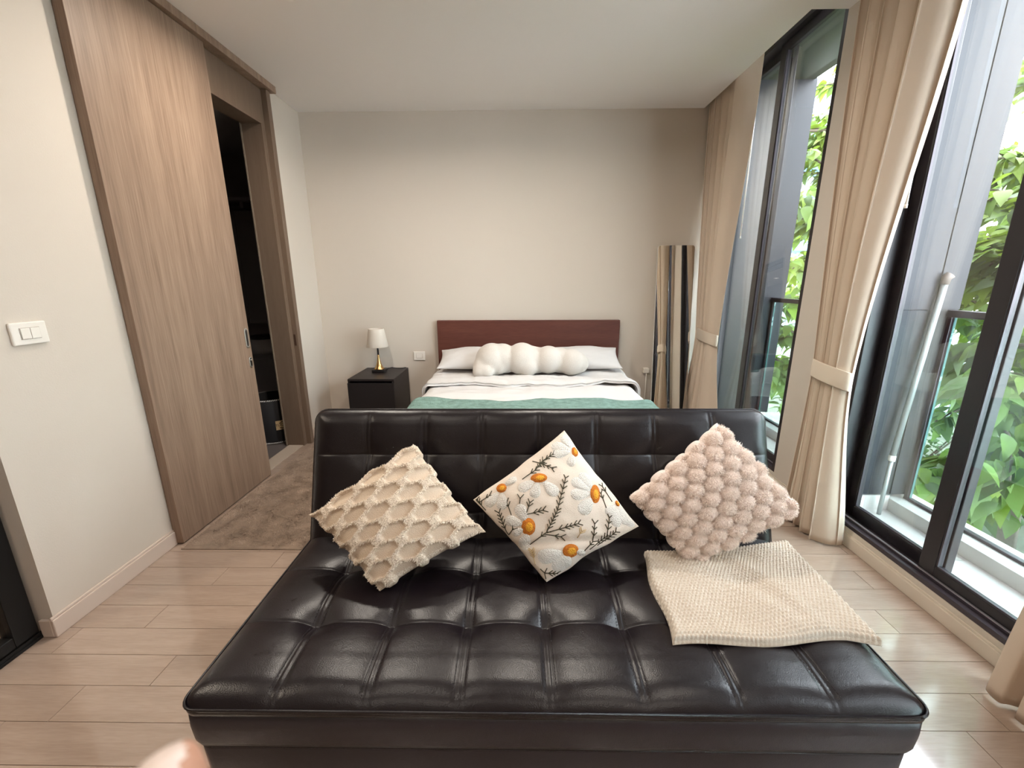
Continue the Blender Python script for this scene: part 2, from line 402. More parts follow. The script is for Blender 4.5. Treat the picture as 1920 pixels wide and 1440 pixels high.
# baseboards and kerb trims
def skirting(name, lo, hi, m): return struct(box(name, lo, hi, m, bev=0.004, seg=2))
bm = bmesh.new(); add_box(bm, (XL, 1.312, 0), (XL + 0.013, 1.905, 0.075), 0.003); add_box(bm, (XL, 1.312, 0.075), (XL + 0.008, 1.905, 0.087), 0.003)
add_box(bm, (-1.862, 1.312, 0), (XL + 0.0005, 1.3255, 0.075), 0.003)
struct(bm_obj('baseboard_left', bm, BASEB, org=(XL, 1.6, 0)))
skirting('baseboard_left_far', (XL, 3.36, 0), (XL + 0.013, YB, 0.085), BASEB)
skirting('baseboard_back', (XL + 0.014, YB - 0.013, 0), (XR - 0.02, YB, 0.085), BASEB)
bm = bmesh.new()
for ya, yb in ((YF, YB - 0.014),):
    add_box(bm, (XR - 0.012, ya, 0), (XR - 0.0003, yb, 0.060), 0.003); add_box(bm, (XR - 0.007, ya, 0.060), (XR - 0.0003, yb, 0.070), 0.002)
struct(bm_obj('baseboard_right', bm, SKIRT, org=(XR, 1.5, 0)))

# ------------------------------------------------------------------ windows (two panels each, black frames)
def window(n, y0, y1, stile_in, label_side):
    w = empty('window_%d' % n, (XR, (y0 + y1) / 2, 0.093), None, None); w['kind'] = 'structure'
    zb, zt = 0.0935, 2.898; xa, xb = XR + 0.001, XR + 0.125
    bm = bmesh.new()
    for a, b in ((y0 + .001, y0 + 0.030), (y1 - 0.030, y1 - .001)): add_box(bm, (xa, a, zb), (xb, b, zt), 0.002)
    add_box(bm, (xa, y0 + .03, zt - 0.05), (xb, y1 - .03, zt), 0.002)
    bm_obj('frame', bm, BLACKM, w)
    bm = bmesh.new()
    add_box(bm, (xa, y0 + .03, zb), (xa + 0.034, y1 - .03, zb + 0.022), 0.002)
    add_box(bm, (xa + 0.026, y0 + .03, zb + 0.022), (xa + 0.034, y1 - .03, zb + 0.034), 0.0015)
    add_box(bm, (xa + 0.034, y0 + .03, zb), (xb, y1 - .03, zb + 0.016), 0.001)
    bm_obj('bottom_track', bm, GREYM, w)
    box('track_rail', (xa + 0.0265, y0 + .032, zb + 0.0335), (xa + 0.0285, y1 - .032, zb + 0.0385), RAILM, w)
    box('track_rail', (xa + 0.0315, y0 + .032, zb + 0.0335), (xa + 0.0335, y1 - .032, zb + 0.0385), RAILM, w)
    s = stile_in
    def panel(nm, ya, yb, xc, sa, sb):
        f = bmesh.new(); x0, x1 = xc - 0.017, xc + 0.017; z0, z1 = zb + 0.0175, zt - 0.052
        add_box(f, (x0, ya, z0), (x1, ya + sa, z1), 0.003); add_box(f, (x0, yb - sb, z0), (x1, yb, z1), 0.003)
        add_box(f, (x0, ya + sa, z0), (x1, yb - sb, z0 + 0.062), 0.003); add_box(f, (x0, ya + sa, z1 - 0.055), (x1, yb - sb, z1), 0.003)
        p = bm_obj(nm, f, BLACKM, w)
        g = box('glass_pane', (xc - 0.003, ya + sa - 0.004, z0 + 0.058), (xc + 0.003, yb - sb + 0.004, z1 - 0.05), GLASS, p)
        b2 = bmesh.new()
        for a2, c2 in ((ya + sa, ya + sa + 0.006), (yb - sb - 0.006, yb - sb)): add_box(b2, (x0 + 0.004, a2, z0 + 0.062), (xc - 0.0032, c2, z1 - 0.055))
        add_box(b2, (x0 + 0.004, ya + sa, z0 + 0.062), (xc - 0.0032, yb - sb, z0 + 0.068))
        bm_obj('glazing_bead', b2, GREYM, p)
        return p
    panel('sliding_panel', y0 + 0.031, s + 0.066, XR + 0.055, 0.05, 0.066)
    panel('sliding_panel', s - 0.004, y1 - 0.031, XR + 0.095, 0.066, 0.05)
    return w
window(1, 2.575, YB, 3.165, 'far')
window(2, 0.80, 2.095, 1.530, 'near')
window(3, -0.08, 0.45, 0.18, 'near')  # out-of-view window added to light the sofa front

# ------------------------------------------------------------------ left wall door set
door = empty('door_1', (XL, 2.6, 0), None, None); door['kind'] = 'structure'
bm = bmesh.new()
add_box(bm, (-1.945, Y0D - .001, ZD - 0.014), (XL + 0.012, Y1D - 0.004, ZD), 0.001)                       # head reveal
add_box(bm, (XL + .0005, Y0D, ZD), (XL + 0.012, 3.298, 2.655), 0.001)                     # lintel face
bm_obj('lintel', bm, FRAMEW, door)
bm = bmesh.new(); add_box(bm, (-1.945, Y1D - 0.004, 0), (XL + 0.012, Y1D + 0.012, ZD), 0.001); add_box(bm, (XL + .0005, Y1D + 0.0125, 0), (XL + 0.012, 3.298, ZD), 0.001)
bm_obj('jamb', bm, FRAMEW, door)
box('strike_post', (XL + .0005, 3.2985, 0), (XL + 0.05, 3.348, 2.655), FRAMEW, door, bev=0.002)
sp = empty('strike', (0, 0, 0), None, None); COL.objects.unlink(sp); bpy.data.objects.remove(sp)
bm = bmesh.new(); add_box(bm, (XL + 0.018, 3.2965, 0.845), (XL + 0.034, 3.2985, 0.935), 0.0008)
bm_obj('strike_plate', bm, mat('dark_bronze', (0.09, 0.05, 0.035), 0.4, metal=0.6), door)
bm = bmesh.new(); add_box(bm, (-1.955, Y1D - 0.012, 0), (-1.946, Y1D + 0.012, ZD), 0.001)
bm_obj('casing', bm, mat('pale_casing', (0.20, 0.15, 0.11), 0.5), door)
box('threshold', (-1.935, 1.97, -0.002), (XL - 0.0005, 3.257, 0.005), mat('threshold_wood', (0.42, 0.34, 0.27), 0.4), door, bev=0.001)

pel = box('door_track_pelmet', (XL + .0005, 1.80, 2.657), (XL + 0.078, 3.385, 2.7015), DOORW, bev=0.002)
tag(pel, 'brown wooden pelmet covering the sliding door track under the ceiling', 'pelmet')
sd = empty('sliding_door', (-1.788, 2.3, 0), 'tall oak veneer sliding door hanging on the left wall', 'door')
box('door_panel', (-1.811, 1.902, 0.008), (-1.767, 2.706, 2.654), DOORW, sd, bev=0.0015)
def oval_plate(name, yc, zc, hw, hh, m, parent, x, t, n=24):
    V = []; F = []
    ring = []
    for k in range(n):
        a = 2 * PI * k / n; dy = hw * math.cos(a); dz = (hh - hw) * (1 if math.sin(a) > 0 else -1) + hw * math.sin(a); ring.append((dy, dz))
    prof = [(1.0, 0), (1.0, t * .7), (0.9, t), (0.66, t), (0.6, t * .25)]
    for s, h in prof:
        for dy, dz in ring: V.append((x + h, yc + dy * s, zc + dz * (0.94 if s < .95 else 1) * (1 if s > .7 else .9)))
    for i in range(len(prof) - 1):
        for k in range(n): k2 = (k + 1) % n; F.append((i * n + k, (i + 1) * n + k, (i + 1) * n + k2, i * n + k2))
    F.append(tuple((len(prof) - 1) * n + k for k in range(n))); mi = [0] * (len(F) - 1) + [1]
    return pyd(name, V, F, [m, BLACKP], parent, smooth=False, matidx=mi)
fp = oval_plate('flush_pull', 2.674, 0.99, 0.017, 0.064, STEEL, sd, -1.7668, 0.004)
lp = oval_plate('lock_plate', 2.677, 0.83, 0.015, 0.036, STEEL, sd, -1.7668, 0.004)
tube('thumb_turn', [(-1.7668, 2.677, 0.845), (-1.757, 2.677, 0.845)], 0.006, STEEL, lp, n=12)
box('key_slot', (-1.7635, 2.6755, 0.812), (-1.7622, 2.6785, 0.826), BLACKP, lp)

# dark room beyond the doorway
bm = bmesh.new()
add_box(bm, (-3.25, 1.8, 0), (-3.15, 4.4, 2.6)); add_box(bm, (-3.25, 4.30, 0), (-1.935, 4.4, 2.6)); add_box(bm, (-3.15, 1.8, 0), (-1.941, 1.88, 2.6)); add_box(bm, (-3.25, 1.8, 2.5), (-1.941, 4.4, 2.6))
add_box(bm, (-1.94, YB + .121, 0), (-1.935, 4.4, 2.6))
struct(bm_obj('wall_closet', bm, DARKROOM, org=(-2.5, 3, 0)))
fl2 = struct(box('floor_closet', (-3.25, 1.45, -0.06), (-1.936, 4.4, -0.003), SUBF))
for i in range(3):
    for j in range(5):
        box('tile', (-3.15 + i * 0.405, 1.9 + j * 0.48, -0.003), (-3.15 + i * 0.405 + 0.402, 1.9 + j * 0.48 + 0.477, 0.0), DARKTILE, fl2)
sh = empty('wall_shelf', (-2.6, 4.2, 2.06), 'dim shelf board high on the end wall of the dark closet', 'shelf')
box('shelf_board', (-3.1, 4.0, 2.06), (-2.1, 4.299, 2.085), GREYP, sh); box('bracket', (-2.55, 4.06, 2.0), (-2.52, 4.299, 2.0595), GREYP, sh)
wr = empty('wardrobe_cupboard', (-2.6, 4.2, 0.95), 'tall dark cupboard hung under the shelf inside the dark closet', 'cupboard')
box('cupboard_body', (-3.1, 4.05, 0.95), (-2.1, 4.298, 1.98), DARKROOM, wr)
for a, b in ((-3.098, -2.602), (-2.598, -2.102)): d = box('door', (a, 4.032, 0.955), (b, 4.0495, 1.975), mat('cupboard_front_%d' % int(a * 100), (0.13, 0.115, 0.11), 0.5), wr); box('knob', (b - 0.05, 4.015, 1.1), (b - 0.035, 4.0318, 1.16), STEEL, d)
cb = empty('laundry_cabinet', (-2.5, 4.1, 0), 'low grey cabinet standing in the dark closet behind the door', 'cabinet')
box('cabinet_body', (-2.72, 3.93, 0.02), (-2.28, 4.29, 0.655), GREYP, cb, bev=0.004); box('cabinet_door', (-2.71, 3.912, 0.05), (-2.29, 3.9295, 0.62), GREYP, cb, bev=0.003); box('plinth', (-2.70, 3.96, 0), (-2.30, 4.28, 0.0195), BLACKP, cb)
ct = empty('round_container', (-2.52, 4.06, 0.656), 'round pale container with a dark lid on the low grey closet cabinet', 'container')
lathe('body', [(0.10, 0.656), (0.105, 0.66), (0.105, 0.80)], (-2.52, 4.06), OFFW, ct); lathe('lid', [(0.11, 0.8005), (0.11, 0.825), (0.09, 0.835)], (-2.52, 4.06), BLACKP, ct)

# laundry basket with stitched rim and sewn label
bx, by = -2.135, 3.435
bk = empty('laundry_basket', (bx, by, 0.0), 'round black fabric basket with white stitching and a tan label in the doorway', 'basket')
lathe('basket_body', [(0.15, 0.004), (0.168, 0.004), (0.172, 0.02), (0.180, 0.385), (0.174, 0.39), (0.170, 0.38), (0.160, 0.03), (0.0, 0.025)], (bx, by), BASK, bk, n=40, cap=False)
def stitches(z, r, n=90):
    bm = bmesh.new()
    for k in range(n):
        a = 2 * PI * k / n; p = Vector((bx + r * math.cos(a), by + r * math.sin(a), z))
        m4 = Matrix.Translation(p) @ Matrix.Rotation(a, 4, 'Z') @ Matrix.Rotation(0.5, 4, 'X')
        g = bmesh.ops.create_cube(bm, size=1.0, matrix=m4 @ Matrix.Diagonal((0.005, 0.0042, 0.012, 1)))
    return bm
tag(bm_obj('rim_stitching', stitches(0.386, 0.1795), THREADW, bk), kind='stuff'); tag(bm_obj('base_stitching', stitches(0.012, 0.172), THREADW, bk), kind='stuff')
# label faces the camera
la = math.atan2(0 - by, 0 - bx) + 0.30
def on_basket(da, z, e=0.0015):
    r = 0.1765 + (z - 0.15) * 0.022 + e; a = la + da
    return Vector((bx + r * math.cos(a), by + r * math.sin(a), z))
V = []; F = []
nl = 9
for e in (0.0, 0.002):
    for i in range(nl):
        for z in (0.125, 0.205): V.append(on_basket(-0.30 + 0.60 * i / (nl - 1), z, e))
o2 = nl * 2
for i in range(nl - 1):
    F += [(2 * i, 2 * i + 2, 2 * i + 3, 2 * i + 1), (o2 + 2 * i, o2 + 2 * i + 2, o2 + 2 * i + 3, o2 + 2 * i + 1), (2 * i, 2 * i + 2, o2 + 2 * i + 2, o2 + 2 * i), (2 * i + 1, 2 * i + 3, o2 + 2 * i + 3, o2 + 2 * i + 1)]
F += [(0, 1, o2 + 1, o2), (2 * nl - 2, 2 * nl - 1, o2 + 2 * nl - 1, o2 + 2 * nl - 2)]
lab = pyd('label', V, F, LABELM, bk, smooth=False)
def text_mesh(body, size):
    cu = bpy.data.curves.new('t', 'FONT'); cu.body = body; cu.size = size; cu.align_x = 'CENTER'; cu.align_y = 'CENTER'; cu.extrude = 0.0004
    ob = bpy.data.objects.new('t', cu); COL.objects.link(ob)
    dg = bpy.context.evaluated_depsgraph_get(); me = bpy.data.meshes.new_from_object(ob.evaluated_get(dg)); bpy.data.objects.remove(ob); return me
me = text_mesh('TUCUMI', 0.030)
for v in me.vertices:
    x, y, z = v.co; v.co = on_basket(x / 0.178 * 1.0, 0.165 + y, 0.0022 + z)
link_mesh('lettering', me, INK, lab)
me = bmesh.new()
for zz in (0.188, 0.139):
    for i in range(-4, 5):
        p = on_basket(i * 0.035, zz + 0.006 * math.cos(i * 0.8) * (1 if zz > .17 else -.5), 0.0024)
        bmesh.ops.create_uvsphere(me, u_segments=6, v_segments=4, radius=0.0034 + 0.001 * (i % 2), matrix=Matrix.Translation(p))
tag(bm_obj('ornament', me, INK, lab), kind='stuff')

# ------------------------------------------------------------------ black-framed glass door at the far left
BLACKD = mat('black_door_metal', (0.005, 0.005, 0.005), 0.45, 0.3)
gd = empty('door_2', (-1.885, 0.4, 0), None, None); gd['kind'] = 'structure'
bm = bmesh.new(); add_box(bm, (-1.915, 1.235, 0.03), (-1.865, 1.311, 2.62), 0.003); add_box(bm, (-1.915, -0.4, 0.03), (-1.865, -0.33, 2.62), 0.003)
add_box(bm, (-1.915, -0.33, 0.03), (-1.865, 1.235, 0.075), 0.003); add_box(bm, (-1.915, -0.33, 2.55), (-1.865, 1.235, 2.62), 0.003)
bm_obj('frame', bm, BLACKD, gd)
box('glass_pane', (-1.893, -0.335, 0.07), (-1.887, 1.24, 2.555), glass_mat('smoked_glass', (0.8, 0.78, 0.75), 1.5), gd)
bm = bmesh.new(); add_box(bm, (-1.925, YF, 0.0005), (-1.858, 1.322, 0.012), 0.001); add_box(bm, (-1.895, YF, 0.012), (-1.885, 1.322, 0.022)); add_box(bm, (-1.87, YF, 0.012), (-1.863, 1.322, 0.026))
bm_obj('floor_track', bm, BLACKD, gd)
box('head_track', (-1.94, YF, 2.625), (-1.85, 1.3255, 2.7015), BLACKM, gd)
box('door_stop', (-1.935, 1.12, 0.013), (-1.918, 1.17, 0.05), BLACKP, gd, bev=0.006)

# ------------------------------------------------------------------ light switch and sockets
def wall_plate(name, cx, cy, cz, axis, w, h, label, cat, rockers):
    t = empty(name, (cx, cy, cz), label, cat)
    def bx_(nm, u0, u1, z0, z1, d0, d1, m, par, bev=0.0):
        if axis == 'x': return box(nm, (cx + d0, cy + u0, cz + z0), (cx + d1, cy + u1, cz + z1), m, par, bev=bev)
        return box(nm, (cx + u0, cy - d0, cz + z0), (cx + u1, cy - d1, cz + z1), m, par, bev=bev)
    bx_('plate', -w / 2, w / 2, -h / 2, h / 2, 0, 0.011, WHITEP, t, 0.004)
    iw, ih = w * 0.56, h * 0.52
    bx_('inner_frame', -iw / 2, iw / 2, -ih / 2, ih / 2, 0.0112, 0.012, mat('plate_gap_%s' % name, (0.42, 0.36, 0.31), 0.5), t)
    n = rockers
    for k in range(n):
        a = -iw / 2 + 0.0015 + k * (iw - 0.003) / n
        bx_('rocker', a + 0.0008, a + (iw - 0.003) / n - 0.0008, -ih / 2 + 0.002, ih / 2 - 0.002, 0.0121, 0.0150, WHITEP, t, 0.0012)
    return t
wall_plate('light_switch', XL + 0.0003, 1.512, 1.167, 'x', 0.118, 0.082, 'white double light switch on the left wall beside the sliding door', 'switch', 2)
wall_plate('wall_socket', -0.925, YB - 0.0003, 0.662, 'y', 0.108, 0.082, 'cream single socket plate on the back wall between lamp and headboard', 'socket', 1)
wp = empty('wall_plug', (1.20, YB - 0.0003, 0.52), 'small white plug in the back wall left of the leaning mirror', 'plug')
box('plug_body', (1.175, YB - 0.05, 0.50), (1.225, YB - 0.0003, 0.545), WHITEP, wp, bev=0.006); tube('cord', [(1.20, YB - 0.045, 0.50), (1.20, YB - 0.05, 0.3), (1.20, YB - 0.03, 0.09)], 0.003, WHITEP, wp)

# ------------------------------------------------------------------ rug with pile
ry0, ry1, rx0, rx1 = 1.858, 3.24, -1.748, -1.12
rug = empty('shaggy_rug', (-1.43, 2.5, 0), 'beige shaggy rug on the floor along the sliding door', 'rug')
nu, nv = 40, 80
U, Vv = np.meshgrid(np.linspace(0, 1, nu), np.linspace(0, 1, nv), indexing='ij')
X = rx0 + (rx1 - rx0) * U; Y = ry0 + (ry1 - ry0) * Vv
edge = np.minimum(np.minimum(U, 1 - U) * (rx1 - rx0), np.minimum(Vv, 1 - Vv) * (ry1 - ry0))
H = 0.011 * (1 - np.exp(-edge / 0.010)) + 0.0035 * smooth_noise(U * 0.63, Vv * 1.4, 4, 3, 6.0) * np.minimum(1, edge / 0.03) + 0.0035
G = np.stack([X, Y, H], 2).reshape(-1, 3)
V = np.concatenate([G, np.stack([X, Y, np.full_like(X, 0.0006)], 2).reshape(-1, 3)])
F = np.concatenate([grid_faces(nu, nv), grid_faces(nu, nv, nu * nv, True)]).tolist()
def rim(nu, nv, o2):
    idx = [i * nv for i in range(nu)] + [(nu - 1) * nv + j for j in range(1, nv)] + [i * nv + nv - 1 for i in range(nu - 2, -1, -1)] + [j for j in range(nv - 2, 0, -1)]
    return [(idx[k], idx[k] + o2, idx[(k + 1) % len(idx)] + o2, idx[(k + 1) % len(idx)]) for k in range(len(idx))]
F += [f[::-1] for f in rim(nu, nv, nu * nv)]
pyd('rug_base', V, F, RUGB, rug)
n = 42000
pu, pv = rng.uniform(0.004, .996, n), rng.uniform(0.003, .997, n)
iu = np.clip((pu * (nu - 1)).astype(int), 0, nu - 1); iv = np.clip((pv * (nv - 1)).astype(int), 0, nv - 1)
P_ = np.stack([rx0 + (rx1 - rx0) * pu, ry0 + (ry1 - ry0) * pv, H[iu, iv] - 0.002], 1)
lean = np.stack([0.7 * smooth_noise(pu, pv * 2.2, 9, 2, 3.5), 0.7 * smooth_noise(pu, pv * 2.2, 19, 2, 3.5), np.zeros(n)], 1)
pile('rug_pile', P_, np.tile([0, 0, 1.0], (n, 1)), 0.014, 0.0013, 0.55, RUG, rug, lean)

# ------------------------------------------------------------------ nightstand and lamp
ns = empty('nightstand', (-1.23, 3.60, 0), 'black-brown two-drawer nightstand standing left of the bed', 'nightstand')
nx0, nx1, ny0, ny1 = -1.428, -1.038, 3.362, 3.84
box('top', (nx0, ny0, 0.532), (nx1, ny1, 0.55), BLACKW, ns, bev=0.0015)
for a, b in ((nx0, nx0 + 0.018), (nx1 - 0.018, nx1)): box('side_panel', (a, ny0 + 0.004, 0), (b, ny1, 0.5318), BLACKW, ns, bev=0.001)
box('back_panel', (nx0 + 0.0185, ny1 - 0.012, 0.03), (nx1 - 0.0185, ny1 - 0.002, 0.531), BLACKW, ns); box('plinth', (nx0 + 0.0185, ny0 + 0.03, 0), (nx1 - 0.0185, ny0 + 0.045, 0.05), BLACKW, ns)
for z0, z1 in ((0.052, 0.282), (0.288, 0.517)):
    d = box('drawer', (nx0 + 0.0005, ny0 - 0.012, z0), (nx1 - 0.0005, ny0 + 0.0035, z1), BLACKW, ns, bev=0.001); box('drawer_box', (nx0 + 0.03, ny0 + 0.0045, z0 + 0.01), (nx1 - 0.03, ny1 - 0.03, z1 - 0.03), BLACKW, d)
lx, ly = -1.252, 3.66
lamp = empty('table_lamp', (lx, ly, 0.5505), 'small brass table lamp with a white linen shade on the black nightstand', 'lamp')
box('base', (lx - 0.056, ly - 0.045, 0.5505), (lx + 0.056, ly + 0.045, 0.574), BLACKP, lamp, bev=0.004)
lathe('brass_stem', [(0.046, 0.5745), (0.045, 0.58), (0.034, 0.592), (0.022, 0.62), (0.013, 0.66), (0.009, 0.695), (0.0085, 0.705)], (lx, ly), BRASS, lamp)
tube('neck', [(lx, ly, 0.705), (lx, ly, 0.80)], 0.008, BLACKP, lamp)
sh_ = lathe('shade', [(0.092, 0.778), (0.0925, 0.780), (0.0675, 0.936), (0.067, 0.938), (0.0655, 0.937), (0.0905, 0.780), (0.092, 0.778)], (lx, ly), SHADE, lamp, n=40, cap=False)
tube('shade_ring', [(lx - 0.06, ly, 0.925), (lx, ly, 0.922), (lx + 0.06, ly, 0.925)], 0.0015, STEEL, lamp); lathe('bulb', [(0.010, 0.80), (0.026, 0.83), (0.024, 0.86), (0.004, 0.88)], (lx, ly), OFFW, lamp)
pts = [(lx + 0.055, ly + 0.02, 0.558), (lx + 0.075, ly + 0.03, 0.575), (lx + 0.10, ly + 0.05, 0.580), (lx + 0.14, ly + 0.09, 0.560), (lx + 0.17, ly + 0.13, 0.5535), (lx + 0.19, ly + 0.1815, 0.553)]
tube('cord', pts, 0.0028, BLACKP, lamp)

# ------------------------------------------------------------------ bed
bed = empty('bed', (0.095, 2.85, 0), 'double bed with a mahogany headboard against the back wall', 'bed')
box('headboard', (-0.735, 3.785, 0.12), (0.925, 3.84, 0.995), MAHOG, bed, bev=0.003)
for s in (-0.715, 0.885): box('side_rail', (s, 1.80, 0.16), (s + 0.022, 3.784, 0.33), MAHOG, bed, bev=0.002)
box('foot_rail', (-0.715, 1.778, 0.16), (0.907, 1.7995, 0.33), MAHOG, bed, bev=0.002)
for x_ in (-0.715, 0.855):
    for y_ in (1.80, 3.70): box('leg', (x_ + 0.0225, y_, 0), (x_ + 0.075, y_ + 0.05, 0.159), MAHOG, bed, bev=0.002)
box('slat_base', (-0.69, 1.805, 0.20), (0.88, 3.78, 0.26), MAHOG, bed)
mt = box('mattress', (-0.675, 1.81, 0.262), (0.865, 3.775, 0.515), LINEN, bed, bev=0.05, seg=4); 

def cloth_cover(name, xc, hw, y0, y1, ztop, drop, mat_, seed, wr, thick, label, cat, nx=120, ny=90, yc=None, end_wave=0.0, drop_r=None):
    """a cloth lying over the mattress and hanging down both sides"""
    L = hw + 0.08 + drop
    S = np.linspace(-L, L, nx); T = np.linspace(0, 1, ny); Sg, Tg = np.meshgrid(S, T, indexing='ij')
    a = np.abs(Sg); r = 0.075
    flat = np.minimum(a, hw); over = np.clip(a - hw, 0, r * PI / 2); down = np.clip(a - hw - r * PI / 2, 0, None)
    xx = np.sign(Sg) * (flat + r * np.sin(over / r) + 0.10 * down); zz = ztop - r * (1 - np.cos(over / r)) - down * 0.985
    yy = y0 + (y1 - y0) * Tg + end_wave * smooth_noise(Sg, Tg * 0 + .3, seed + 3, 2, 1.3) * (1 - Tg)
    w = wr * (smooth_noise(Sg * 0.5, yy * 2.0, seed, 4, 1.6) + 0.5 * smooth_noise(Sg * 2.2, yy * 0.5, seed + 9, 3, 2.0))
    w = w + 0.28 * wr * smooth_noise(Sg * 2.6, yy * 4.5, seed + 21, 3, 1.8)
    hang = np.clip(down / 0.2, 0, 1)
    zz = zz + w * (1 - hang); xx = xx + np.sign(Sg) * w * 1.6 * hang + np.sign(Sg) * 0.012 * hang * np.sin(yy * 17 + seed)
    X3 = np.stack([xc + xx, yy, zz], 2)
    dx = np.gradient(X3, axis=0); dy = np.gradient(X3, axis=1); N = np.cross(dx, dy); N /= np.linalg.norm(N, axis=2, keepdims=True)
    lo = X3 - N * thick
    V = np.concatenate([X3.reshape(-1, 3), lo.reshape(-1, 3)])
    F = np.concatenate([grid_faces(nx, ny), grid_faces(nx, ny, nx * ny, True)]).tolist() + [f[::-1] for f in rim(nx, ny, nx * ny)]
    o = pyd(name, V, F, mat_, None, org=(xc, (y0 + y1) / 2, ztop - 0.3))
    return tag(o, label, cat)
du = cloth_cover('duvet', 0.095, 0.735, 1.815, 3.55, 0.553, 0.22, LINEN, 3, 0.009, 0.022, 'white rumpled duvet spread over the bed', 'duvet')
fb = cloth_cover('duvet_fold', 0.10, 0.765, 3.10, 3.60, 0.585, 0.12, LINEN, 8, 0.014, 0.020, None, None, ny=50, end_wave=0.035)
fb.parent = du; fb.location = Vector(fb.location) - Vector(du.location)
th = cloth_cover('green_throw', 0.095, 0.748, 1.805, 2.66, 0.584, 0.24, GREEN, 14, 0.006, 0.010, 'sage green quilted throw across the foot of the bed behind the sofa', 'throw', end_wave=0.0)
# far edge of the throw wanders
me = th.data
for v in me.vertices:
    if v.co.y > 0.30: v.co.y += (0.035 * math.sin(v.co.x * 7.0) + 0.02 * math.sin(v.co.x * 17 + 1) - 0.06 * (v.co.x + 0.5)*.4) * (v.co.y - 0.30) / 0.2

def puff(name, X, n, T, N, mat_, parent=None, org=None, fr=None, efn=None, pinch=0.05, pw_=0.45, back=1.0, label=None, cat=None, ears=0.0):
    """pillow between four corners X = top, left, bottom, right; n faces the front. returns object, surface function"""
    X = [np.array(x, float) for x in X]; n = np.array(n, float); ctr = sum(X) / 4
    a = 0.5 - 0.5 * np.cos(np.linspace(0, PI, N)); A, B = np.meshgrid(a, a, indexing='ij')
    def base(A, B):
        A = np.asarray(A)[..., None]; B = np.asarray(B)[..., None]
        P = (1 - A) * (1 - B) * X[2] + A * (1 - B) * X[3] + (1 - A) * B * X[1] + A * B * X[0]
        ca, cb = 2 * A - 1, 2 * B - 1
        k = pinch * ((1 - ca ** 2) * cb ** 2 + (1 - cb ** 2) * ca ** 2)
        P = P + (ctr - P) * k
        if efn is not None:
            q = np.maximum(np.abs(ca), np.abs(cb)) ** 6; d = P - ctr; d = d / (np.linalg.norm(d, axis=-1, keepdims=True) + 1e-9); P = P + d * q * np.asarray(efn(A[..., 0], B[..., 0]))[..., None]
        return P
    def thick(A, B): return T * 0.5 * (np.clip(np.sin(PI * A), 0, 1) ** pw_) * (np.clip(np.sin(PI * B), 0, 1) ** pw_)
    def front(A, B, e=0.0):
        h = thick(A, B) + (fr(A, B) * np.clip(thick(A, B) / (T * 0.12), 0, 1) if fr is not None else 0) + e
        return base(A, B) + np.asarray(h)[..., None] * n
    Fp = front(A, B); Bp = base(A, B) - (thick(A, B) * back)[..., None] * n
    # weld rims
    V = np.concatenate([Fp.reshape(-1, 3), Bp.reshape(-1, 3)])
    ex = np.cross(X[3] - X[2], X[1] - X[2])
    fl = np.dot(ex, n) < 0
    F = np.concatenate([grid_faces(N, N, 0, fl), grid_faces(N, N, N * N, not fl)]).tolist()
    o = pyd(name, V, F, mat_, parent, org)
    bm = bmesh.new(); bm.from_mesh(o.data); bmesh.ops.remove_doubles(bm, verts=bm.verts, dist=1e-5); bm.to_mesh(o.data); bm.free(); o.data.update()
    o.data.polygons.foreach_set('use_smooth', [True] * len(o.data.polygons))
    if label: tag(o, label, cat, 'pillows on the bed' if cat == 'pillow' else 'cushions on the sofa bed')
    return o, front
def wrk(seed, amp): return lambda A, B: amp * smooth_noise(A * 1.2, B * 0.7, seed, 3, 2.2)
for nm, xa, xb, lab, sd_ in (('left', -0.69, 0.07, 'white bed pillow on the lamp side, behind the cloud cushion', 2), ('right', 0.12, 0.885, 'white bed pillow on the window side, behind the cloud cushion', 5)):
    yb_, yt, zb, zt = 3.44, 3.72, 0.622, 0.755
    nn = Vector((0, -(zt - zb), yt - yb_)).normalized()
    puff('bed_pillow', [(xb, yt, zt), (xa, yt, zt - 0.02), (xa, yb_, zb), (xb, yb_, zb)], nn, 0.17, 40, LINEN, org=((xa + xb) / 2, 3.5, 0.6), fr=wrk(sd_, 0.006), pinch=0.06, label=lab, cat='pillow', back=0.55)
# cloud bolster: lobes melted together
bm = bmesh.new()
lobes = [(-0.13, 3.43, 0.715, 0.125), (0.11, 3.43, 0.705, 0.115), (0.35, 3.43, 0.70, 0.105), (-0.215, 3.42, 0.705, 0.140), (-0.29, 3.37, 0.655, 0.085), (-0.255, 3.31, 0.628, 0.062), (-0.31, 3.315, 0.625, 0.062), (-0.10, 3.44, 0.70, 0.115), (0.035, 3.42, 0.71, 0.138), (0.15, 3.44, 0.695, 0.115), (0.255, 3.41, 0.705, 0.118), (0.355, 3.44, 0.69, 0.105), (0.445, 3.40, 0.685, 0.112), (0.505, 3.41, 0.675, 0.088), (-0.16, 3.38, 0.665, 0.08), (0.08, 3.37, 0.66, 0.09)]
for x, y, z, r in lobes: bmesh.ops.create_icosphere(bm, subdivisions=3, radius=r, matrix=Matrix.Translation((x, y, z)))
cl = bm_obj('cloud_cushion', bm, PLUSH, org=(0.1, 3.42, 0.58))
md = cl.modifiers.new('r', 'REMESH'); md.mode = 'VOXEL'; md.voxel_size = 0.011
ms = cl.modifiers.new('s', 'SMOOTH'); ms.factor = 0.5; ms.iterations = 9
dg = bpy.context.evaluated_depsgraph_get(); me = bpy.data.meshes.new_from_object(cl.evaluated_get(dg)); cl.modifiers.clear(); cl.data = me
me.polygons.foreach_set('use_smooth', [True] * len(me.polygons))
tag(cl, 'long wavy ivory cloud-shaped cushion lying in front of the bed pillows', 'cushion')

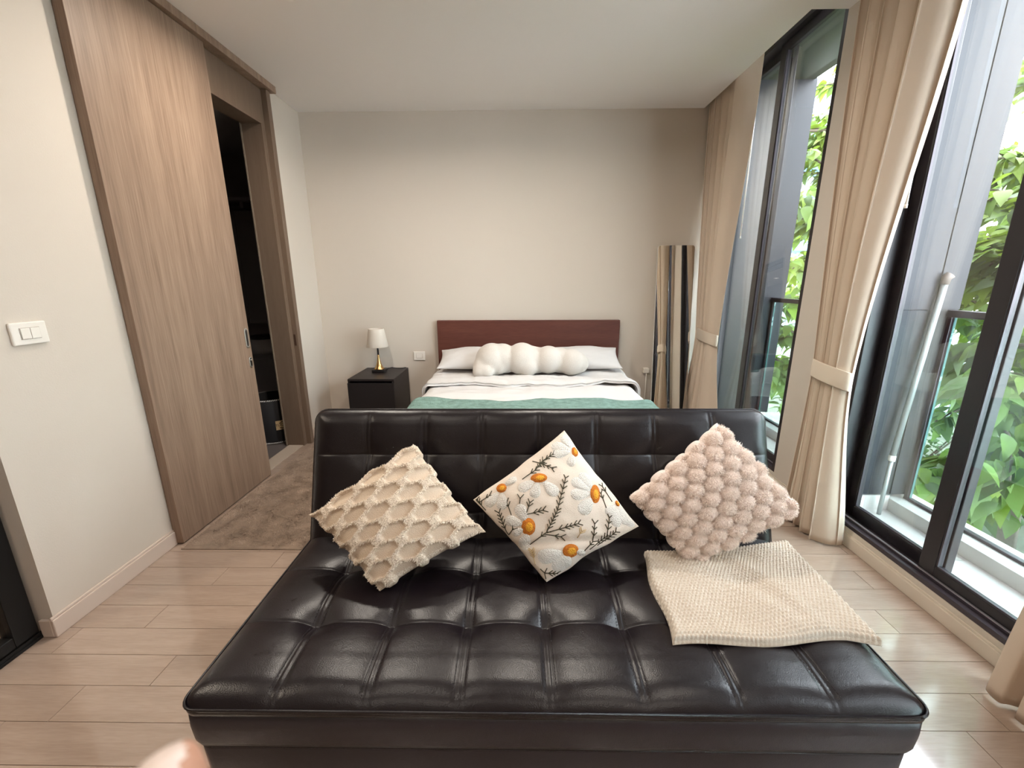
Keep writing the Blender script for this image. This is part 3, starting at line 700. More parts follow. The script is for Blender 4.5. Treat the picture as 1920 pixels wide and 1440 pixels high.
# ------------------------------------------------------------------ leaning mirror
mi = empty('leaning_mirror', (1.36, 3.70, 0), 'tall narrow frameless mirror leaning on the back wall beside the curtain', 'mirror')
def mir(name, inset, d0, d1, m):
    V = []; F = []; w, h, rr = 0.157 - inset, 1.648 - inset, 0.022
    ol = [(-w, inset), (w, inset)] + [(w - rr + rr * math.cos(a), h - rr + rr * math.sin(a)) for a in np.linspace(0, PI / 2, 6)] + [(-w + rr - rr * math.sin(a), h - rr + rr * math.cos(a)) for a in np.linspace(0, PI / 2, 6)]
    k = len(ol)
    th_ = math.atan2(0.205, 1.648)
    for d in (d0, d1):
        for x, z in ol: V.append((1.365 + x + 0.012 * z / 1.6 + 0.062 * d, 3.600 - 0.068 * x + z * math.sin(th_) + d * math.cos(th_), 0.0025 + z * math.cos(th_) - d * math.sin(th_)))
    F = [tuple(range(k)), tuple(reversed(range(k, 2 * k)))] + [(i, k + i, k + (i + 1) % k, (i + 1) % k) for i in range(k)]
    return pyd(name, V, F, m, mi, smooth=False)
mir('backing', 0.0, 0.0, 0.014, MIRE); mir('mirror_glass', 0.003, -0.003, -0.0004, MIRROR)

# ------------------------------------------------------------------ sofa bed
SX, SW = 0.078, 0.885
sofa = empty('sofa_bed', (SX, 1.2, 0), 'black-brown tufted leather sofa bed in the middle of the room', 'sofa')
def col_samples(ncol):
    loc = [0, .02, .04, .065, .10, .16, .25, .36, .5, .64, .75, .84, .90, .935, .96, .98]
    return np.array([k + t for k in range(ncol) for t in loc] + [ncol])
def quilt(u, v, pitch, amp=1.0, tuft_rows=(1, 2)):
    """u in columns, v in rows; height of the upholstered surface"""
    fu = np.abs(u - np.round(u)) * pitch; fv = np.abs(v - np.round(v)) * pitch
    iu = np.round(u); iv = np.round(v)
    inner_u = (iu > 0.5) & (iu < 7.5)
    inner_v = np.isin(iv, tuft_rows)
    pu = np.where(inner_u, 1 - np.exp(-(fu / 0.042) ** 1.15), 1.0); pv = np.where(inner_v, 1 - np.exp(-(fv / 0.034) ** 1.15), 1.0)
    h = 0.008 * pu * (0.6 + 0.4 * pv) + 0.005 * pv
    r = np.where(inner_u & inner_v, np.sqrt(fu ** 2 + fv ** 2), 9)
    h = h - 0.013 * np.exp(-(r / 0.040) ** 2) - 0.005 * np.exp(-r / 0.07)
    h = h + np.where(inner_u, 0.0010 * np.exp(-(fu / 0.0035) ** 2) - 0.0026 * np.exp(-((fu - 0.008) / 0.004) ** 2), 0)
    h = h + np.where(inner_v, -0.002 * np.exp(-(fv / 0.004) ** 2), 0)
    return h * amp
# seat: rows of seams at y = .99 and 1.213, next hidden under the back
us = col_samples(8); pitch = 0.2215
ys = np.concatenate([np.linspace(0.755, 0.975, 22), np.linspace(0.978, 1.003, 9), np.linspace(1.01, 1.195, 18), np.linspace(1.20, 1.228, 9), np.linspace(1.235, 1.56, 24)])
Ug, Yg = np.meshgrid(us, ys, indexing='ij'); Vg = (Yg - 0.7685) / 0.2225
xs_ = SX - SW + Ug / 8 * 2 * SW
Hh = quilt(Ug, Vg, pitch)
ed = np.minimum(np.minimum(xs_ - (SX - SW), SX + SW - xs_), Yg - 0.755)
SEAT_R = 0.045
for sg_, cx_ in ((-1, SX - SW + SEAT_R), (1, SX + SW - SEAT_R)):
    m_ = ((xs_ - cx_) * sg_ > 0) & (Yg < 0.755 + SEAT_R)
    dx_, dy_ = (xs_ - cx_) / SEAT_R, (Yg - 0.755 - SEAT_R) / SEAT_R
    xs_, Yg = np.where(m_, cx_ + SEAT_R * dx_ * np.sqrt(np.clip(1 - dy_ ** 2 / 2, 0, 1)), xs_), np.where(m_, 0.755 + SEAT_R + SEAT_R * dy_ * np.sqrt(np.clip(1 - dx_ ** 2 / 2, 0, 1)), Yg)
Zs = 0.383 + Hh * np.clip(ed / 0.05, 0.0, 1) - 0.016 * np.exp(-ed / 0.014) + 0.010 * (1 - np.exp(-ed / 0.06)) + 0.002 * smooth_noise(xs_, Yg, 31, 2, 3)
top = np.stack([xs_, Yg, Zs], 2)
nu, nv = len(us), len(ys)
V = [top.reshape(-1, 3)]; F = grid_faces(nu, nv).tolist()
idx = [i * nv for i in range(nu)] + [(nu - 1) * nv + j for j in range(1, nv)] + [i * nv + nv - 1 for i in range(nu - 2, -1, -1)] + [j for j in range(nv - 2, 0, -1)]
ringp = top.reshape(-1, 3)[idx]; cen = np.array([SX, 1.15, 0]); cnt = nu * nv; prev = idx
for dz, dout in ((0.003, 0.002), (0.006, 0.002), (0.009, 0.001), (0.012, -0.002)):
    rp = ringp.copy(); rp[:, 2] = ringp[:, 2] - dz
    on = [len(idx)]
    rp[:, 0] += np.where(np.abs(rp[:, 0] - SX) > SW - 1e-6, np.sign(rp[:, 0] - SX) * dout, 0); rp[:, 1] += np.where(rp[:, 1] < 0.7551, -dout, 0)
    V.append(rp); cur = [cnt + i for i in range(len(idx))]; cnt += len(idx)
    F += [(prev[i], cur[i], cur[(i + 1) % len(idx)], prev[(i + 1) % len(idx)]) for i in range(len(idx))]; prev = cur
F.append(tuple(reversed(prev)))
seat = pyd('seat_cushion', np.concatenate(V), [f if len(f) > 4 else f[::-1] for f in F], LEATHER, sofa)
bm = bmesh.new(); bm.from_mesh(seat.data); bmesh.ops.recalc_face_normals(bm, faces=bm.faces); bm.to_mesh(seat.data); bm.free()
def rect_loop(x0, x1, y0, y1, r, n=6):
    pts = []
    for cx, cy, a0 in ((x1 - r, y0 + r, -PI / 2), (x1 - r, y1 - r, 0), (x0 + r, y1 - r, PI / 2), (x0 + r, y0 + r, PI)):
        for k in range(n + 1): a = a0 + PI / 2 * k / n; pts.append((cx + r * math.cos(a), cy + r * math.sin(a)))
    return pts
def loop_solid(name, secs, x0, x1, y0, y1, r, m, parent):
    """stack of rounded-rectangle sections (z, outset)"""
    V = []; F = []; k = None
    for z, o_ in secs:
        L = rect_loop(x0 - o_, x1 + o_, y0 - o_, y1 + o_, r); k = len(L); V += [(x, y, z) for x, y in L]
    for i in range(len(secs) - 1):
        F += [(i * k + j, i * k + (j + 1) % k, (i + 1) * k + (j + 1) % k, (i + 1) * k + j) for j in range(k)]
    F.append(tuple(reversed(range(k)))); F.append(tuple((len(secs) - 1) * k + j for j in range(k)))
    return pyd(name, V, F, m, parent)
sx0, sx1 = SX - SW, SX + SW
loop_solid('band', [(0.243, -0.012), (0.246, -0.004), (0.26, 0.0), (0.30, 0.002), (0.335, 0.001), (0.343, -0.008)], sx0, sx1, 0.757, 1.555, 0.04, LEATHERS, sofa)
loop_solid('welt', [(0.3440, -0.0015), (0.347, 0.002), (0.356, 0.003), (0.366, 0.001)], sx0, sx1, 0.757, 1.555, 0.04, LEATHER, sofa)
loop_solid('base_box', [(0.085, -0.03), (0.09, -0.022), (0.15, -0.010), (0.230, -0.008), (0.2425, -0.012)], sx0, sx1, 0.757, 1.555, 0.04, LEATHERS, sofa)
def welt(name, z, o_):
    L = rect_loop(sx0 - o_, sx1 + o_, 0.757 - o_, 1.555 + o_, 0.04); L.append(L[0])
    tube(name, [(x, y, z) for x, y in L], 0.0035, LEATHER, sofa, n=6)
welt('piping', 0.367, 0.003); welt('piping', 0.239, -0.010)
# stitch lines beside every column seam
for k in range(1, 8):
    x_ = sx0 + k * 2 * SW / 8
    bm = bmesh.new()
    for s in (-1, 1):
        for y_ in np.arange(0.775, 1.40, 0.009):
            v_ = (y_ - 0.7685) / 0.2225; z_ = 0.3935 + float(quilt(np.array([k + s * 0.013 / pitch]), np.array([v_]), pitch)[0])
            bmesh.ops.create_cube(bm, size=1.0, matrix=Matrix.Translation((x_ + s * 0.0125, y_, z_ - 0.0004)) @ Matrix.Diagonal((0.0012, 0.0052, 0.0012, 1)))
    tag(bm_obj('seam_stitching', bm, STITCH, sofa), kind='stuff')
for x_ in (sx0 + 0.08, sx1 - 0.14):
    for y_ in (0.80, 1.45): box('leg', (x_, y_, 0), (x_ + 0.06, y_ + 0.06, 0.0848), BLACKP, sofa, bev=0.004)
# back rest: inclined quilted slab
bth = math.radians(19.0); ct_, st_ = math.cos(bth), math.sin(bth)
def BK(s, t, d): return np.stack([s, 1.392 + t * st_ - d * ct_, 0.372 + t * ct_ + d * st_], -1)
BL = 0.513
ts = np.concatenate([np.linspace(0.0, 0.10, 12), np.linspace(0.105, 0.122, 7), np.linspace(0.13, 0.325, 20), np.linspace(0.329, 0.347, 8), np.linspace(0.353, 0.513, 18)])
Ug, Tg = np.meshgrid(us, ts, indexing='ij'); Vg = (Tg - 0.1145) / 0.2225 + 1
bx0, bx1 = SX + 0.004 - 0.888, SX + 0.004 + 0.888
Sg = bx0 + Ug / 8 * (bx1 - bx0)
ed = np.minimum(np.minimum(Sg - bx0, bx1 - Sg), BL - Tg)
Hb = quilt(Ug, Vg, pitch, 0.8, (1, 2)) * np.clip(ed / 0.05, 0, 1) + 0.012 * (1 - np.exp(-ed / 0.05)) - 0.016 * np.exp(-ed / 0.013)
# round the upper corners
cr = 0.05; cxl, cxr, ctp = bx0 + cr, bx1 - cr, BL - cr
def roundc(S, T):
    S2, T2 = S.copy(), T.copy()
    for sgn, cx in ((-1, cxl), (1, cxr)):
        m_ = ((S - cx) * sgn > 0) & (T > ctp)
        dx, dt = (S - cx) / cr, (T - ctp) / cr
        S2 = np.where(m_, cx + cr * dx * np.sqrt(np.clip(1 - dt ** 2 / 2, 0, 1)), S2); T2 = np.where(m_, ctp + cr * dt * np.sqrt(np.clip(1 - dx ** 2 / 2, 0, 1)), T2)
    return S2, T2
S2, T2 = roundc(Sg, Tg)
front = BK(S2, T2, Hb); rear = BK(S2, T2, np.full_like(S2, -0.125) + 0.012 * np.exp(-ed / 0.02))
nu, nv = len(us), len(ts); V = np.concatenate([front.reshape(-1, 3), rear.reshape(-1, 3)])
F = grid_faces(nu, nv).tolist() + grid_faces(nu, nv, nu * nv, True).tolist() + [f[::-1] for f in rim(nu, nv, nu * nv)]
bk_ = pyd('backrest', V, F, LEATHER, sofa)
bm = bmesh.new(); bm.from_mesh(bk_.data); bmesh.ops.recalc_face_normals(bm, faces=bm.faces); bm.to_mesh(bk_.data); bm.free()
ol = [(bx0, 0.0), (bx0, ctp)] + [(cxl - cr * math.cos(a), ctp + cr * math.sin(a)) for a in np.linspace(0, PI / 2, 7)][1:] + [(cxr + cr * math.sin(a), ctp + cr * math.cos(a)) for a in np.linspace(0, PI / 2, 7)] + [(bx1, 0.0)]
tube('piping', [tuple(BK(np.array(s), np.array(t), np.array(-0.018))) for s, t in ol], 0.0035, LEATHER, sofa, n=6)

# ------------------------------------------------------------------ cushions on the sofa
Qt = [(-0.3824, 1.4223, 0.7675), (-0.704, 1.2523, 0.5787), (-0.4326, 1.0959, 0.405), (-0.1137, 1.2168, 0.5393)]; Nt = (0, -0.7431448, 0.6691306)
def tri(x): return np.clip(1.7 * np.sin(2 * PI * x), -1, 1)
NR, NPER = 6.6, 4.6
def ridge(A, B):
    best = np.full(np.shape(A), 9.0)
    for k in range(-1, 8):
        s = 1 if k % 2 == 0 else -1
        c = (k + 0.3 + 0.40 * s * tri(NPER * B + 0.1)) / NR
        best = np.minimum(best, np.abs(A - c) * NR)
    return np.exp(-(best / 0.215) ** 4)
ca, fr_a = puff('trellis_cushion', Qt, Nt, 0.15, 150, TUFTB, org=Qt[2], fr=lambda A, B: 0.013 * ridge(A, B), efn=lambda A, B: 0.010 * ridge(A, B) - 0.002, pinch=0.05, pw_=0.42, label='cream cushion with raised fluffy trellis pattern, on the sofa seat near the rug', cat='cushion')
def scatter(fn, n, keep, length, width, spread, e0=-0.001):
    A, B = rng.uniform(0.01, .99, n), rng.uniform(0.01, .99, n); k = rng.uniform(0, 1, n) < keep(A, B); A, B = A[k], B[k]
    P_ = fn(A, B); h = 0.004; N_ = np.cross(fn(A + h, B) - P_, fn(A, B + h) - P_); N_ /= np.linalg.norm(N_, axis=1, keepdims=True)
    return P_ + N_ * e0, N_
P_, N_ = scatter(fr_a, 60000, lambda A, B: np.clip(ridge(A, B) * 1.2 - 0.15, 0, 1) + 0.6 * (np.minimum(np.minimum(A, 1 - A), np.minimum(B, 1 - B)) < 0.03), 0, 0, 0)
if np.dot(N_.mean(0), np.array(Nt)) < 0: N_ = -N_
pile('tufted_pile', P_, N_, 0.0085, 0.0011, 0.55, TUFT, ca)

Qp = [(0.7228, 1.4338, 0.8406), (0.3968, 1.329, 0.6054), (0.5832, 1.2398, 0.405), (0.9769, 1.3113, 0.5656)]; Np = (0, -0.91354546, 0.40673664)
def bubbles(A, B):
    p = (A + B) * 5.0; q = (A - B) * 5.0                      # along and across the diagonal
    row = np.floor(q); pp = p + 0.5 * (row % 2)
    dq = q - row - 0.5; dp = pp - np.floor(pp) - 0.5
    r2 = (dq * 1.9) ** 2 * 0.9 + (dp * 1.75) ** 2
    return np.sqrt(np.clip(1.02 - np.clip(r2, 0, 1), 0, 1))
cp, fr_p = puff('bubble_cushion', Qp, Np, 0.14, 150, PINK, org=Qp[2], fr=lambda A, B: 0.030 * bubbles(A, B), efn=lambda A, B: 0.016 * bubbles(A, B) - 0.004, pinch=0.03, pw_=0.42, label='pale pink plush cushion with rows of fluffy bubbles, beside the folded blanket', cat='cushion')
P_, N_ = scatter(fr_p, 60000, lambda A, B: np.ones_like(A), 0, 0, 0)
if np.dot(N_.mean(0), np.array(Np)) < 0: N_ = -N_
pile('plush_pile', P_, N_, 0.0140, 0.0008, 0.75, PINKF, cp)

Qf = [(0.1723, 1.4555, 0.8054), (-0.158, 1.3018, 0.6087), (0.0923, 1.1427, 0.405), (0.4086, 1.2488, 0.5408)]; Nf = (0, -0.78801075, 0.61566148)
cf, fr_f = puff('daisy_cushion', Qf, Nf, 0.14, 70, CANVAS, org=Qf[2], fr=lambda A, B: 0.004 * smooth_noise(A, B, 12, 3, 1.8) - 0.012 * np.exp(-((A * 0.55 + B - 0.40) / 0.035) ** 2) * np.clip(1.4 - 2 * np.abs(A - .35), 0, 1), efn=lambda A, B: 0.004 * smooth_noise(A, B, 5, 2, 2.5), pinch=0.03, pw_=0.45, label='natural canvas cushion embroidered with white and orange daisies, centre of the sofa', cat='cushion')
def clampq(p): return (min(0.985, max(0.015, p[0])), min(0.985, max(0.015, p[1])))
def patch(poly_fn, nr, na, h, m, parent, name, e=0.0005):
    """raised embroidered patch: poly_fn(r, ang) -> (a, b)"""
    pts = []; F = []
    for i in range(nr + 1):
        r = i / nr
        for k in range(na):
            a_, b_ = clampq(poly_fn(r, 2 * PI * k / na)); pts.append(fr_f(np.array(a_), np.array(b_), e + h * (1 - r ** 4)))
    for i in range(nr):
        for k in range(na): k2 = (k + 1) % na; F.append((i * na + k, (i + 1) * na + k, (i + 1) * na + k2, i * na + k2))
    o = pyd(name, pts, F, m, parent)
    bm = bmesh.new(); bm.from_mesh(o.data); bmesh.ops.remove_doubles(bm, verts=bm.verts, dist=1e-6); bmesh.ops.recalc_face_normals(bm, faces=bm.faces); bm.to_mesh(o.data); bm.free()
    return o
FL = [([0.53, 0.778], [0.586, 0.735], [0.503, 0.743], [[0.331, 0.794], [0.385, 0.661], [0.555, 0.564]]), ([0.837, 0.396], [0.875, 0.373], [0.782, 0.332], [[0.745, 0.599], [0.648, 0.499], [0.613, 0.331], [0.857, 0.606]]), ([0.19, 0.482], [0.236, 0.448], [0.141, 0.42], [[0.245, 0.689], [0.085, 0.661], [0.044, 0.511], [0.02, 0.342]]), ([0.337, 0.116], [0.394, 0.081], [0.296, 0.068], [[0.074, 0.208], [0.117, 0.045], [0.43, 0.025], [0.208, 0.02]]), ([0.235, 0.917], [0.269, 0.887], [0.208, 0.881], [[0.04, 0.865], [0.122, 0.746], [0.387, 0.915]]), ([0.951, 0.791], [0.977, 0.773], [0.92, 0.753], [[0.949, 0.97], [0.815, 0.955], [0.769, 0.888], [0.814, 0.711]]), ([0.97, 0.234], [0.985, 0.219], [0.951, 0.213], [[0.806, 0.213], [0.806, 0.093], [0.907, 0.057], [0.954, 0.02]])]
SP = [[[0.1, 0.348], [0.279, 0.356], [0.468, 0.456], [0.582, 0.545], [0.707, 0.64]], [[0.275, 0.352], [0.426, 0.304], [0.537, 0.273]], [[0.247, 0.358], [0.348, 0.26]], [[0.242, 0.58], [0.311, 0.549], [0.385, 0.523]], [[0.242, 0.58], [0.331, 0.644]], [[0.0, 0.525], [0.041, 0.636], [0.08, 0.742]], [[0.0, 0.525], [0.084, 0.547]], [[0.147, 0.656], [0.189, 0.774]], [[0.261, 0.692], [0.293, 0.726]], [[0.593, 0.951], [0.627, 0.886], [0.684, 0.77]], [[0.415, 0.861], [0.55, 0.858], [0.659, 0.891], [0.766, 0.883]], [[0.435, 0.049], [0.55, 0.08], [0.659, 0.197]], [[0.483, 0.034], [0.689, 0.064], [0.807, 0.174]], [[0.564, 0.033], [0.777, 0.053]], [[0.84, 0.251], [0.888, 0.372]], [[0.933, 0.268], [0.946, 0.415]], [[0.008, 0.844], [0.021, 0.939], [0.026, 0.985]], [[0.021, 0.939], [0.119, 0.93]], [[0.02, 0.173], [0.076, 0.293]], [[0.455, 0.177], [0.519, 0.204]], [[0.015, 0.03], [0.038, 0.076], [0.115, 0.02]]]
for c, ex_, ey_, tips in FL:
    c = np.array(c); u1 = np.array(ex_) - c; u2 = np.array(ey_) - c
    fo = None
    for tp in tips:
        tp = np.array(tp); d = tp - c; Ld = np.linalg.norm(d); d = d / Ld; pn = np.array([-d[1], d[0]])
        def pf(r, a, c=c, d=d, pn=pn, Ld=Ld):
            ux = 0.62 + 0.40 * math.cos(a) * r; wd = 0.30 * (0.72 + 0.30 * math.cos(a)) * math.sin(a) * r
            return tuple(c + d * Ld * ux + pn * Ld * wd * 1.05)
        if fo is None:
            fo = patch(lambda r, a, c=c, u1=u1, u2=u2: tuple(c + r * (math.cos(a) * u1 + math.sin(a) * u2)), 4, 22, 0.0055, ORANGE, cf, 'flower_centre', 0.001)
            patch(lambda r, a, c=c, u1=u1, u2=u2: tuple(c + 0.12 * u1 + 0.05 * u2 + 0.52 * r * (math.cos(a) * u1 + math.sin(a) * u2)), 3, 16, 0.0025, YELLOW, fo, 'centre_stitching', 0.0062)
        patch(pf, 4, 18, 0.0038, PETAL, cf, 'petal')
for si, s in enumerate(SP):
    V = []; F = []; s = [np.array(p) for p in s]
    dense = []
    for i in range(len(s) - 1):
        for t in np.linspace(0, 1, 7)[:-1]: dense.append(s[i] * (1 - t) + s[i + 1] * t)
    dense.append(s[-1])
    lines = [dense]; och = si in (18, 19)
    acc = 0; step = 0.030 if not och else 0.022
    for i in range(3, len(dense)):
        d = dense[i] - dense[i - 1]; L = np.linalg.norm(d); acc += L
        if acc > step:
            acc = 0; d = d / L
            for sg in (-1, 1):
                an = sg * 0.62; d2 = np.array([d[0] * math.cos(an) - d[1] * math.sin(an), d[0] * math.sin(an) + d[1] * math.cos(an)])
                lines.append([dense[i] + d2 * q for q in (0, 0.02, 0.036 + 0.012 * ((i + si) % 3) / 2)])
    for ln in lines:
        pp = [Vector(fr_f(np.array(clampq(p)[0]), np.array(clampq(p)[1]), 0.0012)) for p in ln]
        if (pp[0] - pp[-1]).length < 0.002: continue
        v_, f_ = tube_vf(pp, 0.0016 if not och else 0.0013, 5, True, len(V)); V += v_; F += f_
    pyd('sprig', V, F, OCHRE if och else SPRIG, cf)

# ------------------------------------------------------------------ folded knit blanket
C0 = [np.array(p) for p in ((0.412, 0.905, 0), (0.962, 0.925, 0), (0.985, 1.350, 0), (0.437, 1.285, 0))]
nu, nv = 236, 196
A, B = np.meshgrid(np.linspace(0, 1, nu), np.linspace(0, 1, nv), indexing='ij')
A3, B3 = A[..., None], B[..., None]
Pb = (1 - A3) * (1 - B3) * C0[0] + A3 * (1 - B3) * C0[1] + A3 * B3 * C0[2] + (1 - A3) * B3 * C0[3]
x, y = Pb[..., 0].copy(), Pb[..., 1].copy()
y += 0.008 * np.sin(A * 9 + 0.6) * (1 - B) ** 2 - 0.02 * np.sin(PI * A) * B ** 3 + 0.016 * np.clip(A - 0.86, 0, 1) * -6 * (1 - B)**3
x += 0.008 * np.sin(B * 8) * (1 - A) ** 3
x += 0.004*np.clip(A-.8,0,1)*5*np.clip(1-B*2.2,0,1)
edge = np.minimum(np.minimum(A, 1 - A) * 0.55, np.minimum(B, 1 - B) * 0.40)
kn = np.abs(np.sin(PI * (A * 46 + 0.5 * np.floor(B * 38)))) * np.abs(np.sin(PI * B * 38))
fold = 0.016 * smooth_noise(A * 0.9, B * 1.1, 77, 2, 1.4) + 0.008 * np.exp(-((A - 0.35 - 0.5 * (0.7 - B)) / 0.06) ** 2) * (1 - B) + 0.010 * np.exp(-((A - 0.62 - 0.25 * (0.6 - B)) / 0.05) ** 2) * (1 - B * .7)
zt = 0.404 + 0.024 * np.sqrt(np.clip(1 - np.clip(1 - edge / 0.018, 0, 1) ** 2, 0, 1)) + fold * np.clip(edge / 0.03, 0, 1) + 0.0068 * kn ** 0.8
wx = 0.002 * np.sin(PI * B * 38) * (A < 0.02)
topb = np.stack([x, y, zt], 2); botb = np.stack([x, y, np.full_like(x, 0.4035)], 2)
V = np.concatenate([topb.reshape(-1, 3), botb.reshape(-1, 3)])
F = grid_faces(nu, nv).tolist() + grid_faces(nu, nv, nu * nv, True).tolist() + [f[::-1] for f in rim(nu, nv, nu * nv)]
bl = pyd('knit_blanket', V, F, KNIT, None, org=(0.69, 1.1, 0.4035))
tag(bl, 'folded cream knitted blanket on the sofa seat in front of the pink cushion', 'blanket')

# ------------------------------------------------------------------ curtains
def curtain(label, tie_label, y_top, y_tie, y_bot, xc, zt, ztie, folds, seed, amp=(0.066, 0.030, 0.058), n=220, nz=64, zb=0.012, power=1.4):
    """a tied-back curtain; y_* = (back edge, leading edge)"""
    r = np.random.default_rng(seed)
    s = np.linspace(0, 1, n); z = np.concatenate([np.linspace(zb, ztie - .05, 26), np.linspace(ztie - .04, ztie + .04, 10), np.linspace(ztie + .06, zt, nz - 36)])
    Sg, Zg = np.meshgrid(s, z, indexing='ij')
    def prof(v0, v1, v2, k0=0.8, k1=1.0):
        lo = np.clip((Zg - zb) / (ztie - zb), 0, 1); hi = np.clip((Zg - ztie) / (zt - ztie), 0, 1)
        a_ = v0 + (v1 - v0) * (3 * lo ** 2 - 2 * lo ** 3) ** k0
        b_ = v1 + (v2 - v1) * np.sin(hi * PI / 2) ** k1
        return np.where(Zg < ztie, a_, b_)
    e0 = prof(y_bot[0], y_tie[0], y_top[0]); e1 = prof(y_bot[1], y_tie[1], y_top[1], 0.8, 1.9); am = prof(amp[0], amp[1], amp[2])
    ph = 2 * PI * folds * (1 - (1 - Sg) ** power) + 0.25 * np.sin(2 * PI * Sg * 1.5 + seed)
    wob = 0.16 * np.sin(ph * 0.5 + seed) + 0.05 * np.sin(Zg * 2.2 + Sg * 5 + seed)
    x = xc + am * (1 - 2 * np.abs(np.sin(ph / 2)) ** 0.6 + wob) ; y = e0 + (e1 - e0) * Sg + am * 0.30 * np.sin(2 * ph) * 0.5
    G = np.stack([x, y, Zg], 2); dx = np.gradient(G, axis=0); dz_ = np.gradient(G, axis=1); N_ = np.cross(dx, dz_); N_ /= np.linalg.norm(N_, axis=2, keepdims=True)
    t_ = 0.0022; nzz = len(z)
    V = np.concatenate([(G + N_ * t_ / 2).reshape(-1, 3), (G - N_ * t_ / 2).reshape(-1, 3)])
    F = grid_faces(n, nzz).tolist() + grid_faces(n, nzz, n * nzz, True).tolist() + rim(n, nzz, n * nzz)
    yc = (y_bot[0] + y_bot[1]) / 2
    cu = empty('curtain', (xc, yc, zb), label, 'curtain', 'cream tied-back curtains')
    pyd('drape', V, F, CREAM, cu)
    if tie_label is not None:
        # tie band: closed elliptical ring, sagging towards the room
        ya, yb = y_tie; yc_, ry = (ya + yb) / 2, abs(ya - yb) / 2 + 0.014; rx = amp[1] * 1.15 + 0.012
        V = []; F = []; na = 48; hs = [-0.046, -0.042, 0, 0.042, 0.046]
        for ins in (0, 0.006):
            for h in hs:
                for k in range(na):
                    a = 2 * PI * k / na; sag = -0.022 * (1 - math.cos(a)) / 2 + 0.012 * math.sin(a)
                    bul = 0.003 * (1 - (h / 0.046) ** 2) - ins
                    V.append((xc - math.cos(a + PI) * (rx + bul) * -1 * 1.0, yc_ + math.sin(a) * (ry + bul), ztie + h + sag))
        nh = len(hs)
        for q in range(2):
            for i in range(nh - 1):
                for k in range(na):
                    k2 = (k + 1) % na; f = (q * nh * na + i * na + k, q * nh * na + i * na + k2, q * nh * na + (i + 1) * na + k2, q * nh * na + (i + 1) * na + k); F.append(f if q == 0 else f[::-1])
        for k in range(na):
            k2 = (k + 1) % na
            F.append((k, nh * na + k, nh * na + k2, k2)); F.append(((nh - 1) * na + k, (nh - 1) * na + k2, nh * na + (nh - 1) * na + k2, nh * na + (nh - 1) * na + k))
        o = pyd('tieback', V, F, CREAMB, cu); bm = bmesh.new(); bm.from_mesh(o.data); bmesh.ops.recalc_face_normals(bm, faces=bm.faces); bm.to_mesh(o.data); bm.free()
    return cu
curtain('cream curtain tied back in the back corner, beside the leaning mirror', 't', (3.825, 3.27), (3.715, 3.395), (3.815, 3.27), 1.612, 2.868, 0.885, 7, 3, power=1.8)
curtain('cream curtain tied back against the pillar between the two windows', 't', (2.29, 1.82), (2.215, 1.985), (2.21, 1.895), 1.605, 2.868, 0.885, 5, 5, amp=(0.068, 0.030, 0.060))
curtain('cream curtain at the near end of the near window, only its hem in view', 't', (0.66, 1.13), (0.80, 1.11), (0.76, 1.168), 1.605, 2.868, 0.885, 6, 8, amp=(0.045, 0.022, 0.05))
for y0, y1, wlab in ((2.60, 3.83, 'far'), (0.55, 2.07, 'near')):
    tr_ = box('curtain_track', (1.585, y0, 2.8705), (1.615, y1, 2.8995), WHITEP); 
    tag(tr_, 'white curtain track hidden in the ceiling pocket above the %s window' % wlab, 'curtain track', 'curtain tracks')
for yy, zz, lab in ((1.975, 1.652, 'thin white curtain wand hanging by the near window glass'), (3.37, 1.652, 'thin white curtain wand hanging by the far window glass')):
    wd = empty('curtain_wand', (1.700, yy, zz), lab, 'wand', 'curtain wands')
    tube('rod', [(1.700, yy, zz), (1.700, yy + 0.002, 2.86)], 0.0042, WHITEM, wd, n=8); tube('end_cap', [(1.700, yy, zz - 0.004), (1.700, yy, zz + 0.012)], 0.0056, WHITEM, wd, n=8); tube('hook', [(1.700, yy + 0.002, 2.855), (1.645, yy + 0.002, 2.875), (1.612, yy + 0.002, 2.8815)], 0.002, STEEL, wd, n=6)

# ------------------------------------------------------------------ balcony ledge outside the windows
bal = struct(box('floor_balcony', (XR + 0.141, -0.6, -0.2), (2.42, 3.74, 0.012), CONC))
for k in range(9):
    ya = -0.5 + k * 0.45; yb = min(ya + 0.448, 3.74)
    if 2.21 < yb and ya < 2.5: pass
    box('tile', (XR + 0.142, ya, 0.012), (2.152, yb, 0.04), TILEW, bal)
kb = struct(box('balcony_kerb', (2.1525, -0.6, 0.013), (2.335, 3.74, 0.113), TILEW, bev=0.002))
fins = []
for n_, (ya, yb, xo) in enumerate(((2.215, 2.50, 2.285), (3.755, 3.97, 2.34))):
    f_ = struct(box('wall_fin_%d' % (n_ + 1), (XR + 0.142, ya, 0.135), (xo, yb, 3.2), FINM))
    zj = 1.19
    box('cladding_panel', (XR + 0.142, ya - 0.008, 0.137), (2.150, ya - 0.0005, zj - 0.002), FINM, f_); box('cladding_panel', (XR + 0.142, ya - 0.008, zj + 0.002), (2.150, ya - 0.0005, 2.858), FINM, f_); box('cladding_panel', (2.157, ya - 0.008, zj + 0.002), (xo, ya - 0.0005, 2.858), FINM, f_); box('cladding_panel', (2.157, ya - 0.008, 0.137), (xo, ya - 0.0005, zj - 0.002), FINM, f_)
    struct(box('trim_%d' % (n_ + 1), (XR + 0.142, ya - 0.012, 0.0405), (2.1523, ya + 0.05, 0.131), TILEW))
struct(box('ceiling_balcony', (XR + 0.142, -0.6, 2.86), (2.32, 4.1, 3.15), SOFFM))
struct(box('wall_outside', (XR + 0.142, -0.6, 3.151), (2.0, 4.1, 6.0), CONC))
bs = empty('balustrade', (2.265, 1.2, 0.113), 'glass balcony balustrade with a brown metal handrail outside the windows', 'balustrade')
